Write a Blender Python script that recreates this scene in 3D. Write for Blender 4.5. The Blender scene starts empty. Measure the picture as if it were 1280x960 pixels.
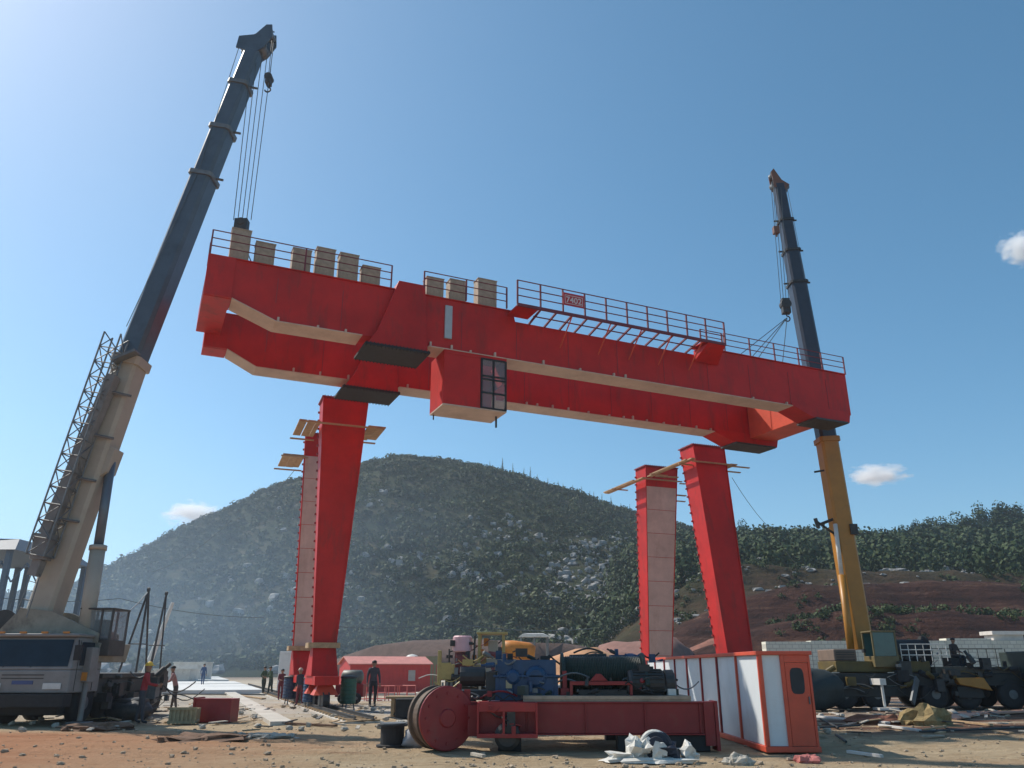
import bpy, math, random
from mathutils import Vector, Matrix, noise as mn
random.seed(7)
SC = bpy.context.scene
COL = SC.collection
R = math.radians
# ------------------------------------------------------------------ camera
CAMH = 1.7
FPX = 1000.0
PITCH = math.atan(354 / FPX)
cd = bpy.data.cameras.new('camera'); cam = bpy.data.objects.new('camera', cd); COL.objects.link(cam)
cam.location = (0, 0, CAMH); cam.rotation_euler = (R(90) + PITCH, 0, 0)
cd.sensor_fit = 'HORIZONTAL'; cd.sensor_width = 36; cd.lens = 36 * FPX / 1280
cd.clip_start = 0.1; cd.clip_end = 12000
SC.camera = cam
# ------------------------------------------------------------------ light
SUN_AZ, SUN_EL = -60.0, 47.5
w = bpy.data.worlds.new('World'); SC.world = w; w.use_nodes = True
nt = w.node_tree; bg = nt.nodes['Background']
sky = nt.nodes.new('ShaderNodeTexSky'); sky.sky_type = 'NISHITA'; sky.sun_disc = False
sky.sun_elevation = R(SUN_EL); sky.sun_rotation = R(SUN_AZ)
sky.altitude = 1200; sky.air_density = 1.0; sky.dust_density = 1.9; sky.ozone_density = 3.5
hs = nt.nodes.new('ShaderNodeHueSaturation'); hs.inputs['Saturation'].default_value = 1.16; hs.inputs['Hue'].default_value = .481
nt.links.new(sky.outputs[0], hs.inputs['Color']); nt.links.new(hs.outputs[0], bg.inputs[0]); bg.inputs[1].default_value = 0.150
sd = bpy.data.lights.new('sun', 'SUN'); sun = bpy.data.objects.new('sun', sd); COL.objects.link(sun)
sd.energy = 5.0; sd.angle = R(0.6); sd.color = (1.0, 0.93, 0.82)
_s = Vector((math.sin(R(SUN_AZ)) * math.cos(R(SUN_EL)), math.cos(R(SUN_AZ)) * math.cos(R(SUN_EL)), math.sin(R(SUN_EL))))
sun.rotation_euler = _s.to_track_quat('Z', 'Y').to_euler(); sun.location = (-30, 40, 60)
SC.cycles.volume_bounces = 6
vs = SC.view_settings; vs.view_transform = 'Standard'; vs.look = 'None'; vs.exposure = 0.0; vs.gamma = 1

# ------------------------------------------------------------------ helpers
_c, _n = math.cos(PITCH), math.sin(PITCH)
def ray(x, y):
    v = 480 - y
    return (x - 640, FPX * _c - v * _n, FPX * _n + v * _c)
def at(x, y, Y):
    r = ray(x, y); t = Y / r[1]
    return Vector((r[0] * t, Y, CAMH + r[2] * t))
def gnd(x, y, z=0.0):
    r = ray(x, y); t = (z - CAMH) / r[2]
    return Vector((r[0] * t, r[1] * t, z))

MATS = {}
def mat(name, col, rough=0.6, var=0.12, scale=3.0, metal=0.0, dirt=None, dirt_amt=0.0, bump=0.0, dscale=1.2, spec=0.5, stretch=None):
    if name in MATS: return MATS[name]
    m = bpy.data.materials.new(name); m.use_nodes = True; MATS[name] = m
    t = m.node_tree; p = t.nodes['Principled BSDF']
    p.inputs['Roughness'].default_value = rough; p.inputs['Metallic'].default_value = metal
    p.inputs['Specular IOR Level'].default_value = spec
    tc = t.nodes.new('ShaderNodeTexCoord')
    n1 = t.nodes.new('ShaderNodeTexNoise'); n1.inputs['Scale'].default_value = scale; n1.inputs['Detail'].default_value = 6
    n1.inputs['Roughness'].default_value = 0.65
    t.links.new(tc.outputs['Object'], n1.inputs['Vector'])
    mx = t.nodes.new('ShaderNodeMix'); mx.data_type = 'RGBA'
    a = [max(0, c * (1 - var)) for c in col[:3]] + [1]; b = [min(1, c * (1 + var)) for c in col[:3]] + [1]
    mx.inputs[6].default_value = a; mx.inputs[7].default_value = b
    mr = t.nodes.new('ShaderNodeMapRange'); mr.inputs[1].default_value = 0.3; mr.inputs[2].default_value = 0.7
    t.links.new(n1.outputs[0], mr.inputs[0]); t.links.new(mr.outputs[0], mx.inputs[0])
    out = mx.outputs[2]
    if dirt:
        n2 = t.nodes.new('ShaderNodeTexNoise'); n2.inputs['Scale'].default_value = dscale; n2.inputs['Detail'].default_value = 9
        n2.inputs['Roughness'].default_value = 0.72; 
        if stretch:
            mpp = t.nodes.new('ShaderNodeMapping'); mpp.inputs['Scale'].default_value = stretch; t.links.new(tc.outputs['Object'], mpp.inputs[0]); t.links.new(mpp.outputs[0], n2.inputs['Vector'])
        else: t.links.new(tc.outputs['Object'], n2.inputs['Vector'])
        m2 = t.nodes.new('ShaderNodeMapRange'); m2.inputs[1].default_value = 0.52; m2.inputs[2].default_value = 0.72
        m2.inputs[4].default_value = dirt_amt
        t.links.new(n2.outputs[0], m2.inputs[0])
        x2 = t.nodes.new('ShaderNodeMix'); x2.data_type = 'RGBA'; x2.inputs[7].default_value = list(dirt) + [1]
        t.links.new(m2.outputs[0], x2.inputs[0]); t.links.new(out, x2.inputs[6]); out = x2.outputs[2]
    t.links.new(out, p.inputs['Base Color'])
    if bump:
        bp = t.nodes.new('ShaderNodeBump'); bp.inputs['Strength'].default_value = bump; bp.inputs['Distance'].default_value = 0.05
        t.links.new(n1.outputs[0], bp.inputs['Height']); t.links.new(bp.outputs[0], p.inputs['Normal'])
    return m

class MB:
    def __init__(s): s.v = []; s.f = []; s.m = []; s.cur = 0
    def add(s, vs, fs):
        o = len(s.v); s.v += [Vector(v) for v in vs]
        for f in fs: s.f.append(tuple(i + o for i in f)); s.m.append(s.cur)
        return s
    def hexa(s, b, t):      # bottom quad, top quad (counter-clockwise seen from above)
        return s.add(list(b) + list(t), [(3, 2, 1, 0), (4, 5, 6, 7), (0, 1, 5, 4), (1, 2, 6, 5), (2, 3, 7, 6), (3, 0, 4, 7)])
    def box(s, c, d, M=None):
        x, y, z = d[0] / 2, d[1] / 2, d[2] / 2
        vs = [Vector((i * x, j * y, k * z)) for k in (-1, 1) for i, j in ((-1, -1), (1, -1), (1, 1), (-1, 1))]
        c = Vector(c)
        vs = [(M @ v if M else v) + c for v in vs]
        return s.hexa(vs[:4], vs[4:])
    def bb(s, x0, x1, y0, y1, z0, z1):
        return s.box(((x0 + x1) / 2, (y0 + y1) / 2, (z0 + z1) / 2), (abs(x1 - x0), abs(y1 - y0), abs(z1 - z0)))
    def rings(s, rs, cap=True):
        n = len(rs[0]); vs = [p for r in rs for p in r]; fs = []
        for k in range(len(rs) - 1):
            for i in range(n):
                j = (i + 1) % n
                fs.append((k * n + i, k * n + j, (k + 1) * n + j, (k + 1) * n + i))
        if cap: fs.append(tuple(range(n))[::-1]); fs.append(tuple((len(rs) - 1) * n + i for i in range(n)))
        return s.add(vs, fs)
    def frame(s, a, b, up):
        d = (Vector(b) - Vector(a)).normalized(); up = Vector(up)
        sd_ = d.cross(up)
        if sd_.length < 1e-4: sd_ = d.cross(Vector((0, 1, 0)))
        if sd_.length < 1e-4: sd_ = d.cross(Vector((1, 0, 0)))
        sd_.normalize(); return d, sd_, sd_.cross(d)
    def beam(s, a, b, w, h, w1=None, h1=None, up=(0, 0, 1), ch=0.0):
        a, b = Vector(a), Vector(b); d, S, U = s.frame(a, b, up); rs = []
        for p, ww, hh in ((a, w, h), (b, w if w1 is None else w1, h if h1 is None else h1)):
            x, y = ww / 2, hh / 2; c = ch * min(ww, hh)
            pr = [(-x, -y), (x, -y), (x, y), (-x, y)] if not ch else [(-x + c, -y), (x - c, -y), (x, -y + c), (x, y - c), (x - c, y), (-x + c, y), (-x, y - c), (-x, -y + c)]
            rs.append([p + S * q[0] + U * q[1] for q in pr])
        return s.rings(rs)
    def tube(s, a, b, r, r1=None, n=8, cap=True):
        a, b = Vector(a), Vector(b); d, S, U = s.frame(a, b, (0, 0, 1)); r1 = r if r1 is None else r1
        return s.rings([[p + (S * math.cos(2 * math.pi * i / n) + U * math.sin(2 * math.pi * i / n)) * q for i in range(n)] for p, q in ((a, r), (b, r1))], cap)
    def lathe(s, a, b, prof, n=24):     # prof: (t along a-b in metres, radius)
        a, b = Vector(a), Vector(b); d, S, U = s.frame(a, b, (0, 0, 1))
        return s.rings([[a + d * t + (S * math.cos(2 * math.pi * i / n) + U * math.sin(2 * math.pi * i / n)) * q for i in range(n)] for t, q in prof])
    def path(s, pts, r, n=6):
        for a, b in zip(pts[:-1], pts[1:]): s.tube(a, b, r, n=n)
        return s
    def blob(s, c, r, seed=0, amp=0.25, n=8, m=12, flat=None):
        c = Vector(c); rs = []
        for k in range(1, n):
            th = math.pi * k / n; ring = []
            for i in range(m):
                ph = 2 * math.pi * i / m
                d = Vector((math.sin(th) * math.cos(ph), math.sin(th) * math.sin(ph), -math.cos(th)))
                q = 1 + amp * mn.noise(d * 1.7 + Vector((seed * 7.1, seed * 3.3, 0))) * 2
                p = Vector((d.x * r[0], d.y * r[1], d.z * r[2])) * q
                if flat is not None and p.z < flat: p.z = flat
                ring.append(c + p)
            rs.append(ring)
        o = len(s.v); s.rings(rs, cap=False)
        lo = sum(rs[0], Vector()) / m; hi = sum(rs[-1], Vector()) / m; z0, z1 = lo.z, hi.z
        lo.z -= r[2] * (1 - math.cos(math.pi / n)) * .8; hi.z += r[2] * (1 - math.cos(math.pi / n)) * .8
        if flat is not None: lo.z = max(lo.z, c.z + flat)
        s.v += [lo, hi]; a = o + len(rs) * m; t = o + (len(rs) - 1) * m
        for i in range(m):
            j = (i + 1) % m; s.f += [(o + j, o + i, a), (t + i, t + j, a + 1)]; s.m += [s.cur, s.cur]
        return s

def mesh_of(name, mb, mats, inv=None, smooth=False):
    me = bpy.data.meshes.new(name)
    vs = [inv @ v for v in mb.v] if inv else mb.v
    me.from_pydata([tuple(v) for v in vs], [], mb.f); 
    if not isinstance(mats, (list, tuple)): mats = [mats]
    for m in mats: me.materials.append(m)
    me.polygons.foreach_set('material_index', mb.m)
    if smooth: me.polygons.foreach_set('use_smooth', [len(f) <= 4 for f in mb.f])
    me.update(); return me

def tag(o, label=None, cat=None, group=None, kind=None):
    if label: o['label'] = label
    if cat: o['category'] = cat
    if group: o['group'] = group
    if kind: o['kind'] = kind
    return o

def thing(name, label, cat, loc=(0, 0, 0), rz=0.0, group=None):
    o = bpy.data.objects.new(name, None); COL.objects.link(o); o.location = loc; o.rotation_euler = (0, 0, rz)
    o.empty_display_size = 0.2
    return tag(o, label, cat, group)
def mw(o):
    m = Matrix.Translation(o.location) @ o.rotation_euler.to_matrix().to_4x4()
    return mw(o.parent) @ m if o.parent else m
def part(name, mb, m, parent=None, world=False, smooth=False, bev=0.0, label=None):
    inv = mw(parent).inverted() if (world and parent) else None
    o = bpy.data.objects.new(name, mesh_of(name, mb, m, inv, smooth)); COL.objects.link(o); o.parent = parent
    if bev:
        b = o.modifiers.new('bevel', 'BEVEL'); b.width = bev; b.segments = 2; b.limit_method = 'ANGLE'; b.angle_limit = R(40)
    if label: o['label'] = label
    return o
def single(name, mb, m, label, cat, group=None, smooth=False, bev=0.0, loc=None, rz=0):
    o = part(name, mb, m, None, smooth=smooth, bev=bev)
    if loc is not None: o.location = loc; o.rotation_euler = (0, 0, rz)
    return tag(o, label, cat, group)
def setting(name, mb, m, smooth=False, kind='structure'):
    return tag(part(name, mb, m, None, smooth=smooth), kind=kind)
def kids(o): return [c for c in COL.objects if c.parent == o]
def copy_tree(o, parent=None, label=None):
    c = o.copy(); COL.objects.link(c); c.parent = parent
    if label: c['label'] = label
    for ch in kids(o): copy_tree(ch, c)
    return c

# ------------------------------------------------------------------ materials
RED = mat('red_crane_paint', (0.49, 0.018, 0.014), 0.5, 0.22, 0.5, dirt=(0.19, 0.03, 0.022), dirt_amt=0.85, dscale=1.6, spec=.25, stretch=(1, 1, .22))
RED2 = mat('orange_red_paint', (0.62, 0.085, 0.04), 0.45, 0.12, 1.5, dirt=(0.3, 0.08, 0.05), dirt_amt=0.4)
DRED = mat('dull_red_paint', (0.25, 0.014, 0.016), 0.5, 0.2, 2.5, dirt=(0.14, 0.05, 0.035), dirt_amt=0.6, dscale=2.5)
TAN = mat('tan_steel', (0.54, 0.41, 0.34), 0.6, 0.16, 1.1, dirt=(0.36, 0.24, 0.18), dirt_amt=0.6, stretch=(1, 1, .3))
BLOCKM = mat('weathered_tan_board', (0.40, 0.31, 0.23), 0.8, 0.22, 5, dirt=(0.22, 0.17, 0.12), dirt_amt=0.6, dscale=3)
RAILM = mat('dark_red_railing', (0.16, 0.02, 0.03), 0.5, 0.2)
BLACK = mat('black_rubber', (0.018, 0.018, 0.02), 0.75, 0.3, 6)
DARK = mat('dark_greasy_steel', (0.032, 0.032, 0.032), 0.55, 0.35, 5, dirt=(0.12, 0.08, 0.05), dirt_amt=0.5)
STEEL = mat('grey_steel', (0.15, 0.16, 0.165), 0.5, 0.2, 4, metal=0.3)
BOOM1 = mat('slate_blue_boom_paint', (0.060, 0.090, 0.125), 0.42, 0.15, 1.5, dirt=(0.03, 0.04, 0.05), dirt_amt=0.6)
BOOM2 = mat('cream_boom_paint', (0.40, 0.35, 0.28), 0.5, 0.12, 1.2, dirt=(0.24, 0.2, 0.15), dirt_amt=0.45)
WHITE = mat('dirty_white_paint', (0.62, 0.60, 0.56), 0.5, 0.1, 2, dirt=(0.3, 0.25, 0.2), dirt_amt=0.6)
YEL = mat('yellow_crane_paint', (0.38, 0.165, 0.02), 0.45, 0.12, 1.4, dirt=(0.25, 0.13, 0.03), dirt_amt=0.5)
YEL2 = mat('pale_yellow_paint', (0.40, 0.29, 0.10), 0.55, 0.2, 3, dirt=(0.2, 0.14, 0.06), dirt_amt=0.7, dscale=3)
NAVY = mat('dark_navy_boom_paint', (0.028, 0.035, 0.055), 0.4, 0.2, 2)
BLUE = mat('blue_gearbox_paint', (0.010, 0.052, 0.13), 0.45, 0.2, 3, dirt=(0.02, 0.03, 0.05), dirt_amt=0.7, dscale=2.5)
GREEN = mat('dark_green_paint', (0.025, 0.10, 0.06), 0.5, 0.2, 3, dirt=(0.02, 0.03, 0.02), dirt_amt=0.6)
DGREEN = mat('murky_green_paint', (0.02, 0.035, 0.028), 0.5, 0.3, 3)
WOOD = mat('site_timber', (0.40, 0.27, 0.15), 0.8, 0.25, 6, dirt=(0.2, 0.13, 0.08), dirt_amt=0.6)
GLASS = mat('dark_glass', (0.012, 0.022, 0.035), 0.22, 0.3, 2, spec=.3)
PANEL = mat('white_sandwich_panel', (0.66, 0.70, 0.72), 0.45, 0.05, 1, dirt=(0.4, 0.38, 0.34), dirt_amt=0.3)
ROPE = mat('steel_rope', (0.06, 0.08, 0.09), 0.5, 0.2)
CONC = mat('pale_concrete', (0.50, 0.46, 0.40), 0.85, 0.14, 0.5, dirt=(0.28, 0.22, 0.17), dirt_amt=0.75, dscale=0.35, bump=0.2)
SKIN = mat('skin', (0.30, 0.16, 0.10), 0.5, 0.08)
GREYB = mat('blue_grey_steelwork', (0.07, 0.10, 0.14), 0.6, 0.1)
ORANGE = mat('orange_paint', (0.6, 0.22, 0.03), 0.5, 0.2, 3, dirt=(0.25, 0.1, 0.03), dirt_amt=0.6)
CLOTHW = mat('crumpled_white_sheeting', (0.62, 0.60, 0.55), 0.7, 0.15, 6, bump=0.4)

# ------------------------------------------------------------------ ground sheet
def steps(lo, f0, f1, hi, fine, grow):
    xs = []; x = f0
    while x <= f1: xs.append(x); x += fine
    d = fine; x = xs[-1]
    while x < hi: d *= grow; x += d; xs.append(x)
    d = fine; x = f0; L = []
    while x > lo: d *= grow; x -= d; L.append(x)
    return L[::-1] + xs
def ground_h(x, y):
    h = 0.035 * mn.noise(Vector((x * .35, y * .35, 0))) + 0.02 * mn.noise(Vector((x * 1.3, y * 1.3, 3)))
    # wheel ruts and mud ridges toward the camera
    k = math.exp(-((y - 20.5 - .12 * (x + 8)) / 5.0) ** 2)
    h += 0.05 * k * mn.noise(Vector((x * .5, y * 2.3, 9)))
    for (y0, sl, cv) in ((19.9, .05, .004), (21.6, .05, .004), (17.9, -.06, .003), (24.6, .11, -.002), (23.0, .11, -.002)):
        d = y - (y0 + sl * x + cv * x * x); 
        if abs(d) < .8: h += (-.06 * math.exp(-(d / .16) ** 2) + .035 * math.exp(-((abs(d) - .32) / .12) ** 2)) * (.6 + .8 * mn.noise(Vector((x * .4, y0, 1))))
    return h - 0.02
def ground_mat():
    m = bpy.data.materials.new('site_earth'); m.use_nodes = True; t = m.node_tree; p = t.nodes['Principled BSDF']
    N = t.nodes.new; Lk = t.links.new
    p.inputs['Roughness'].default_value = 0.95; p.inputs['Specular IOR Level'].default_value = 0.15
    g = N('ShaderNodeNewGeometry')
    def noi(sc, det=8, ro=.65, st=None):
        n = N('ShaderNodeTexNoise'); n.inputs['Scale'].default_value = sc; n.inputs['Detail'].default_value = det; n.inputs['Roughness'].default_value = ro
        if st:
            mp = N('ShaderNodeMapping'); mp.inputs['Scale'].default_value = st; Lk(g.outputs['Position'], mp.inputs[0]); Lk(mp.outputs[0], n.inputs['Vector'])
        else: Lk(g.outputs['Position'], n.inputs['Vector'])
        return n.outputs[0]
    def rng(v, a, b):
        r = N('ShaderNodeMapRange'); r.inputs[1].default_value = a; r.inputs[2].default_value = b; Lk(v, r.inputs[0]); return r.outputs[0]
    def mix(f, a, b):
        x = N('ShaderNodeMix'); x.data_type = 'RGBA'
        for s_, q in ((0, f), (6, a), (7, b)):
            if isinstance(q, tuple): x.inputs[s_].default_value = q + (1,)
            elif isinstance(q, float): x.inputs[s_].default_value = q
            else: Lk(q, x.inputs[s_])
        return x.outputs[2]
    def math_(op, a, b):
        x = N('ShaderNodeMath'); x.operation = op
        for i, q in enumerate((a, b)):
            if isinstance(q, (int, float)): x.inputs[i].default_value = q
            else: Lk(q, x.inputs[i])
        x.use_clamp = op == 'MULTIPLY'
        return x.outputs[0]
    sx = N('ShaderNodeSeparateXYZ'); Lk(g.outputs['Position'], sx.inputs[0]); X, Y = sx.outputs[0], sx.outputs[1]
    base = mix(rng(noi(.25), .35, .65), (.37, .27, .165), (.50, .395, .26))
    base = mix(rng(noi(2.2, 10, .7, (1, 2.2, 1)), .48, .75), base, (.30, .20, .11))
    base = mix(rng(noi(9, 6, .8, (1, 1.5, 1)), .52, .8), base, (.52, .42, .30))
    base = mix(rng(noi(1.1, 9, .75, (.35, 2.6, 1)), .56, .72), base, (.22, .14, .08))
    # reddish soil to the left front
    far = math_('ADD', X, math_('MULTIPLY', noi(.16), 1))
    nz = noi(.22, 8, .7, (.5, 1.5, 1))
    a = rng(math_('ADD', math_('MULTIPLY_ADD', X, -.09) if False else math_('MULTIPLY', math_('ADD', math_('MULTIPLY', -1.0, X) if False else math_('SUBTRACT', 0.0, X), -2.0), .09), math_('SUBTRACT', nz, .5)), .0, .9)
    front = rng(Y, 25.5, 23.0)
    base = mix(math_('MULTIPLY', a, front), base, (.40, .185, .095))
    # pale cement-dusty yard from mid distance on
    cem = math_('MULTIPLY', rng(Y, 27, 34), rng(noi(.12, 7, .7, (.6, 1.6, 1)), .36, .56))
    base = mix(cem, base, (.46, .42, .36))
    # dark brown noise-broken belts on the right
    rt = math_('MULTIPLY', rng(X, 6.5, 10), math_('MULTIPLY', rng(Y, 22, 25), rng(noi(.3, 8, .7, (.6, 2.5, 1)), .40, .52)))
    base = mix(rt, base, (.14, .075, .05))
    # far terrain: red-brown soil
    base = mix(rng(Y, 110, 170), base, (.20, .12, .08))
    Lk(base, p.inputs['Base Color'])
    b = N('ShaderNodeBump'); b.inputs['Strength'].default_value = .9; b.inputs['Distance'].default_value = .16
    Lk(noi(3.5, 12, .75), b.inputs['Height']); Lk(b.outputs[0], p.inputs['Normal'])
    return m
GM = ground_mat()
mb = MB()
xs = steps(-2500, -20, 22, 2500, .22, 1.3); ys = steps(-60, 14, 34, 4500, .14, 1.25)
for y in ys:
    for x in xs: mb.v.append(Vector((x, y, ground_h(x, y) if y < 150 else -0.02)))
nx = len(xs)
for j in range(len(ys) - 1):
    for i in range(nx - 1): mb.f.append((j * nx + i, j * nx + i + 1, (j + 1) * nx + i + 1, (j + 1) * nx + i)); mb.m.append(0)
setting('ground', mb, GM, smooth=True)

# concrete casting slabs beyond the yard, left of the track
UA = R(21.0); UB = Vector((math.cos(UA), math.sin(UA), 0)); UU = Vector((-math.sin(UA), math.cos(UA), 0))
mb = MB()
org = Vector((-17.3, 59.5, 0)); rnd = random.Random(3)
sp = 0.0
for k in range(9):
    L_ = 11 + 3 * rnd.random(); a = org + UU * sp; b_ = a + UU * L_
    W = UB * -8.6
    bt = [a + W, a, b_, b_ + W]
    if k % 4 != 3: mb.hexa([p + Vector((0, 0, -.1)) for p in bt], [p + Vector((0, 0, .22 + .04 * rnd.random())) for p in bt])
    sp += L_ + .5
setting('concrete_slabs', mb, mat('casting_slab', (0.62, 0.62, 0.60), 0.8, 0.1, 0.5, dirt=(0.4, 0.36, 0.3), dirt_amt=0.5, dscale=0.3))

# ------------------------------------------------------------------ hills
def lerp_tab(tab, x):
    if x <= tab[0][0]: return tab[0][1]
    for (a, p), (b, q) in zip(tab[:-1], tab[1:]):
        if x <= b:
            k = (x - a) / (b - a); k = k * k * (3 - 2 * k) * .35 + k * .65
            return p + (q - p) * k
    return tab[-1][1]
def sst(a, b, x):
    k = min(1, max(0, (x - a) / (b - a))); return k * k * (3 - 2 * k)
def ridge_tab(pts, Y): return [(at(x, y, Y).x, at(x, y, Y).z) for x, y in pts]
RT1 = ridge_tab([(-900, 800), (-400, 765), (-150, 748), (0, 745), (80, 742), (130, 738), (180, 728), (230, 697), (280, 664), (320, 630), (370, 603), (450, 581), (510, 574), (560, 576), (600, 584), (640, 594), (700, 614), (760, 633), (800, 645), (860, 660), (920, 680), (1000, 705), (1150, 750), (1400, 790)], 350)
RT2 = ridge_tab([(640, 800), (720, 735), (780, 695), (850, 680), (930, 678), (1000, 683), (1090, 682), (1150, 674), (1200, 674), (1260, 670), (1400, 668), (1800, 690)], 260)
def fbm(x, y, s, o=4): 
    return mn.fractal(Vector((x * s, y * s, 1.7)), 1.0, 2.0, o)
def h_main(x, y):
    H = lerp_tab(RT1, x)
    k = (y - 150) / 200
    g = sst(0, 1, k) * .55 + max(0, min(1, k)) * .45 if y <= 350 else max(0, 1 - ((y - 350) / 260) ** 2 * .9)
    n = fbm(x, y, .012) * 4.5 + fbm(x, y, .05) * 1.6
    h = H * g + n * sst(150, 200, y) * (1 - .75 * sst(300, 350, y) * (1 if y <= 370 else .3))
    return h - 0.6 + min(0, (y - 155) * .05)
def h_right(x, y):
    H = lerp_tab(RT2, x)
    # stepped cutting below the wood
    e = sst(6, 45, x + (y - 75) * .05)
    st = 0
    for (y0, y1, dh) in ((73, 84, 3.8), (90, 100, 4.6), (112, 122, 5.0), (134, 144, 5.2)): st += dh * sst(y0, y1, y + 5 * mn.noise(Vector((x * .03, y0, 0))) + 2.0 * mn.noise(Vector((x * .15, y0, 5))))
    b = st * e
    up = max(0, H - 18.6 * 1.0) * (sst(150, 262, y) * .5 + max(0, min(1, (y - 150) / 112)) * .5)
    if y > 262: up *= max(0, 1 - ((y - 262) / 200) ** 2)
    n = (fbm(x, y, .03) * 1.3 + fbm(x, y, .13) * .5) * sst(74, 100, y) * e
    return b + up * e + n - 0.5
def hill_mat(name, kind):
    m = bpy.data.materials.new(name); m.use_nodes = True; t = m.node_tree; p = t.nodes['Principled BSDF']
    p.inputs['Roughness'].default_value = .95; p.inputs['Specular IOR Level'].default_value = .1
    N = t.nodes.new; Lk = t.links.new; g = N('ShaderNodeNewGeometry')
    def noi(sc, det=8, ro=.65, st=(1, 1, 1)):
        n = N('ShaderNodeTexNoise'); n.inputs['Scale'].default_value = sc; n.inputs['Detail'].default_value = det; n.inputs['Roughness'].default_value = ro
        mp = N('ShaderNodeMapping'); mp.inputs['Scale'].default_value = st; Lk(g.outputs['Position'], mp.inputs[0]); Lk(mp.outputs[0], n.inputs['Vector']); return n.outputs[0]
    def ramp(v, st):
        r = N('ShaderNodeValToRGB'); e = r.color_ramp.elements
        e[0].position, e[0].color = st[0][0], st[0][1] + (1,); e[1].position, e[1].color = st[-1][0], st[-1][1] + (1,)
        for q in st[1:-1]:
            z = e.new(q[0]); z.color = q[1] + (1,)
        Lk(v, r.inputs[0]); return r.outputs[0]
    if kind == 'green':
        c = ramp(noi(.09, 10, .72), [(.3, (.025, .042, .018)), (.5, (.045, .056, .026)), (.62, (.09, .08, .045)), (.74, (.28, .26, .22))])
    else:
        c1 = ramp(noi(.16, 12, .78, (.35, 1, 5.0)), [(.34, (.016, .010, .009)), (.46, (.048, .022, .017)), (.57, (.080, .038, .027)), (.64, (.15, .09, .06)), (.70, (.30, .22, .16))])
        c2 = ramp(noi(.07, 10, .7), [(.35, (.03, .04, .018)), (.55, (.06, .06, .03)), (.7, (.16, .10, .06))])
        sx = N('ShaderNodeSeparateXYZ'); Lk(g.outputs['Position'], sx.inputs[0])
        ad = N('ShaderNodeMath'); ad.operation = 'MULTIPLY_ADD'; Lk(noi(.05), ad.inputs[0]); ad.inputs[1].default_value = 60; Lk(sx.outputs[1], ad.inputs[2])
        mr = N('ShaderNodeMapRange'); mr.inputs[1].default_value = 150; mr.inputs[2].default_value = 190; Lk(ad.outputs[0], mr.inputs[0])
        x = N('ShaderNodeMix'); x.data_type = 'RGBA'; Lk(mr.outputs[0], x.inputs[0]); Lk(c1, x.inputs[6]); Lk(c2, x.inputs[7]); c = x.outputs[2]
    Lk(c, p.inputs['Base Color'])
    b = N('ShaderNodeBump'); b.inputs['Strength'].default_value = .8; b.inputs['Distance'].default_value = 2.2
    Lk(noi(.5, 10, .7), b.inputs['Height']); Lk(b.outputs[0], p.inputs['Normal'])
    return m
def hill(name, hf, x0, x1, y0, y1, dx, dy, m):
    mb = MB(); nx = int((x1 - x0) / dx) + 1; ny = int((y1 - y0) / dy) + 1
    for j in range(ny):
        for i in range(nx):
            x = x0 + i * dx; y = y0 + j * dy; mb.v.append(Vector((x, y, hf(x, y))))
    for j in range(ny - 1):
        for i in range(nx - 1): mb.f.append((j * nx + i, j * nx + i + 1, (j + 1) * nx + i + 1, (j + 1) * nx + i)); mb.m.append(0)
    return setting(name, mb, m, smooth=True)
hill('hill', h_main, -480, 330, 150, 610, 4, 4, hill_mat('scrub_hillside', 'green'))
hill('terraced_slope', h_right, -10, 330, 66, 462, 2, 2, hill_mat('cut_red_earth', 'brown'))

# leaf-clump foliage as real geometry
def leafmat(name, a, b, sc=.35):
    m = bpy.data.materials.new(name); m.use_nodes = True; t = m.node_tree; p = t.nodes['Principled BSDF']
    p.inputs['Roughness'].default_value = .7; p.inputs['Specular IOR Level'].default_value = .2
    g = t.nodes.new('ShaderNodeNewGeometry'); n = t.nodes.new('ShaderNodeTexNoise'); n.inputs['Scale'].default_value = sc; n.inputs['Detail'].default_value = 5
    r = t.nodes.new('ShaderNodeValToRGB'); r.color_ramp.elements[0].position = .35; r.color_ramp.elements[1].position = .65
    r.color_ramp.elements[0].color = a + (1,); r.color_ramp.elements[1].color = b + (1,)
    t.links.new(g.outputs['Position'], n.inputs['Vector']); t.links.new(n.outputs[0], r.inputs[0]); t.links.new(r.outputs[0], p.inputs['Base Color'])
    return m
LEAF = leafmat('scrub_foliage', (.022, .044, .016), (.085, .108, .040), .10)
LEAF2 = leafmat('tree_foliage', (.016, .036, .012), (.06, .085, .028), .3)
import numpy as np
rng_ = np.random.default_rng(5)
def clump_template(n, spread, leaf, seed, tall=1.0):
    r = np.random.default_rng(seed); out = []
    for k in range(n):
        d = r.normal(size=3); d /= np.linalg.norm(d); q = r.random() ** .4
        c = d * q * spread * np.array([1, 1, tall]); c[2] += spread * tall * .75
        nrm = d + r.normal(size=3) * .5; nrm /= np.linalg.norm(nrm)
        a = np.cross(nrm, r.normal(size=3)); a /= np.linalg.norm(a); b = np.cross(nrm, a)
        s1, s2 = leaf * (.6 + .8 * r.random()), leaf * (.5 + .6 * r.random())
        out.append([c + a * s1, c + b * s2, c - a * s1 * .8, c - b * s2])
    return np.array(out).reshape(-1, 3)
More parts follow.
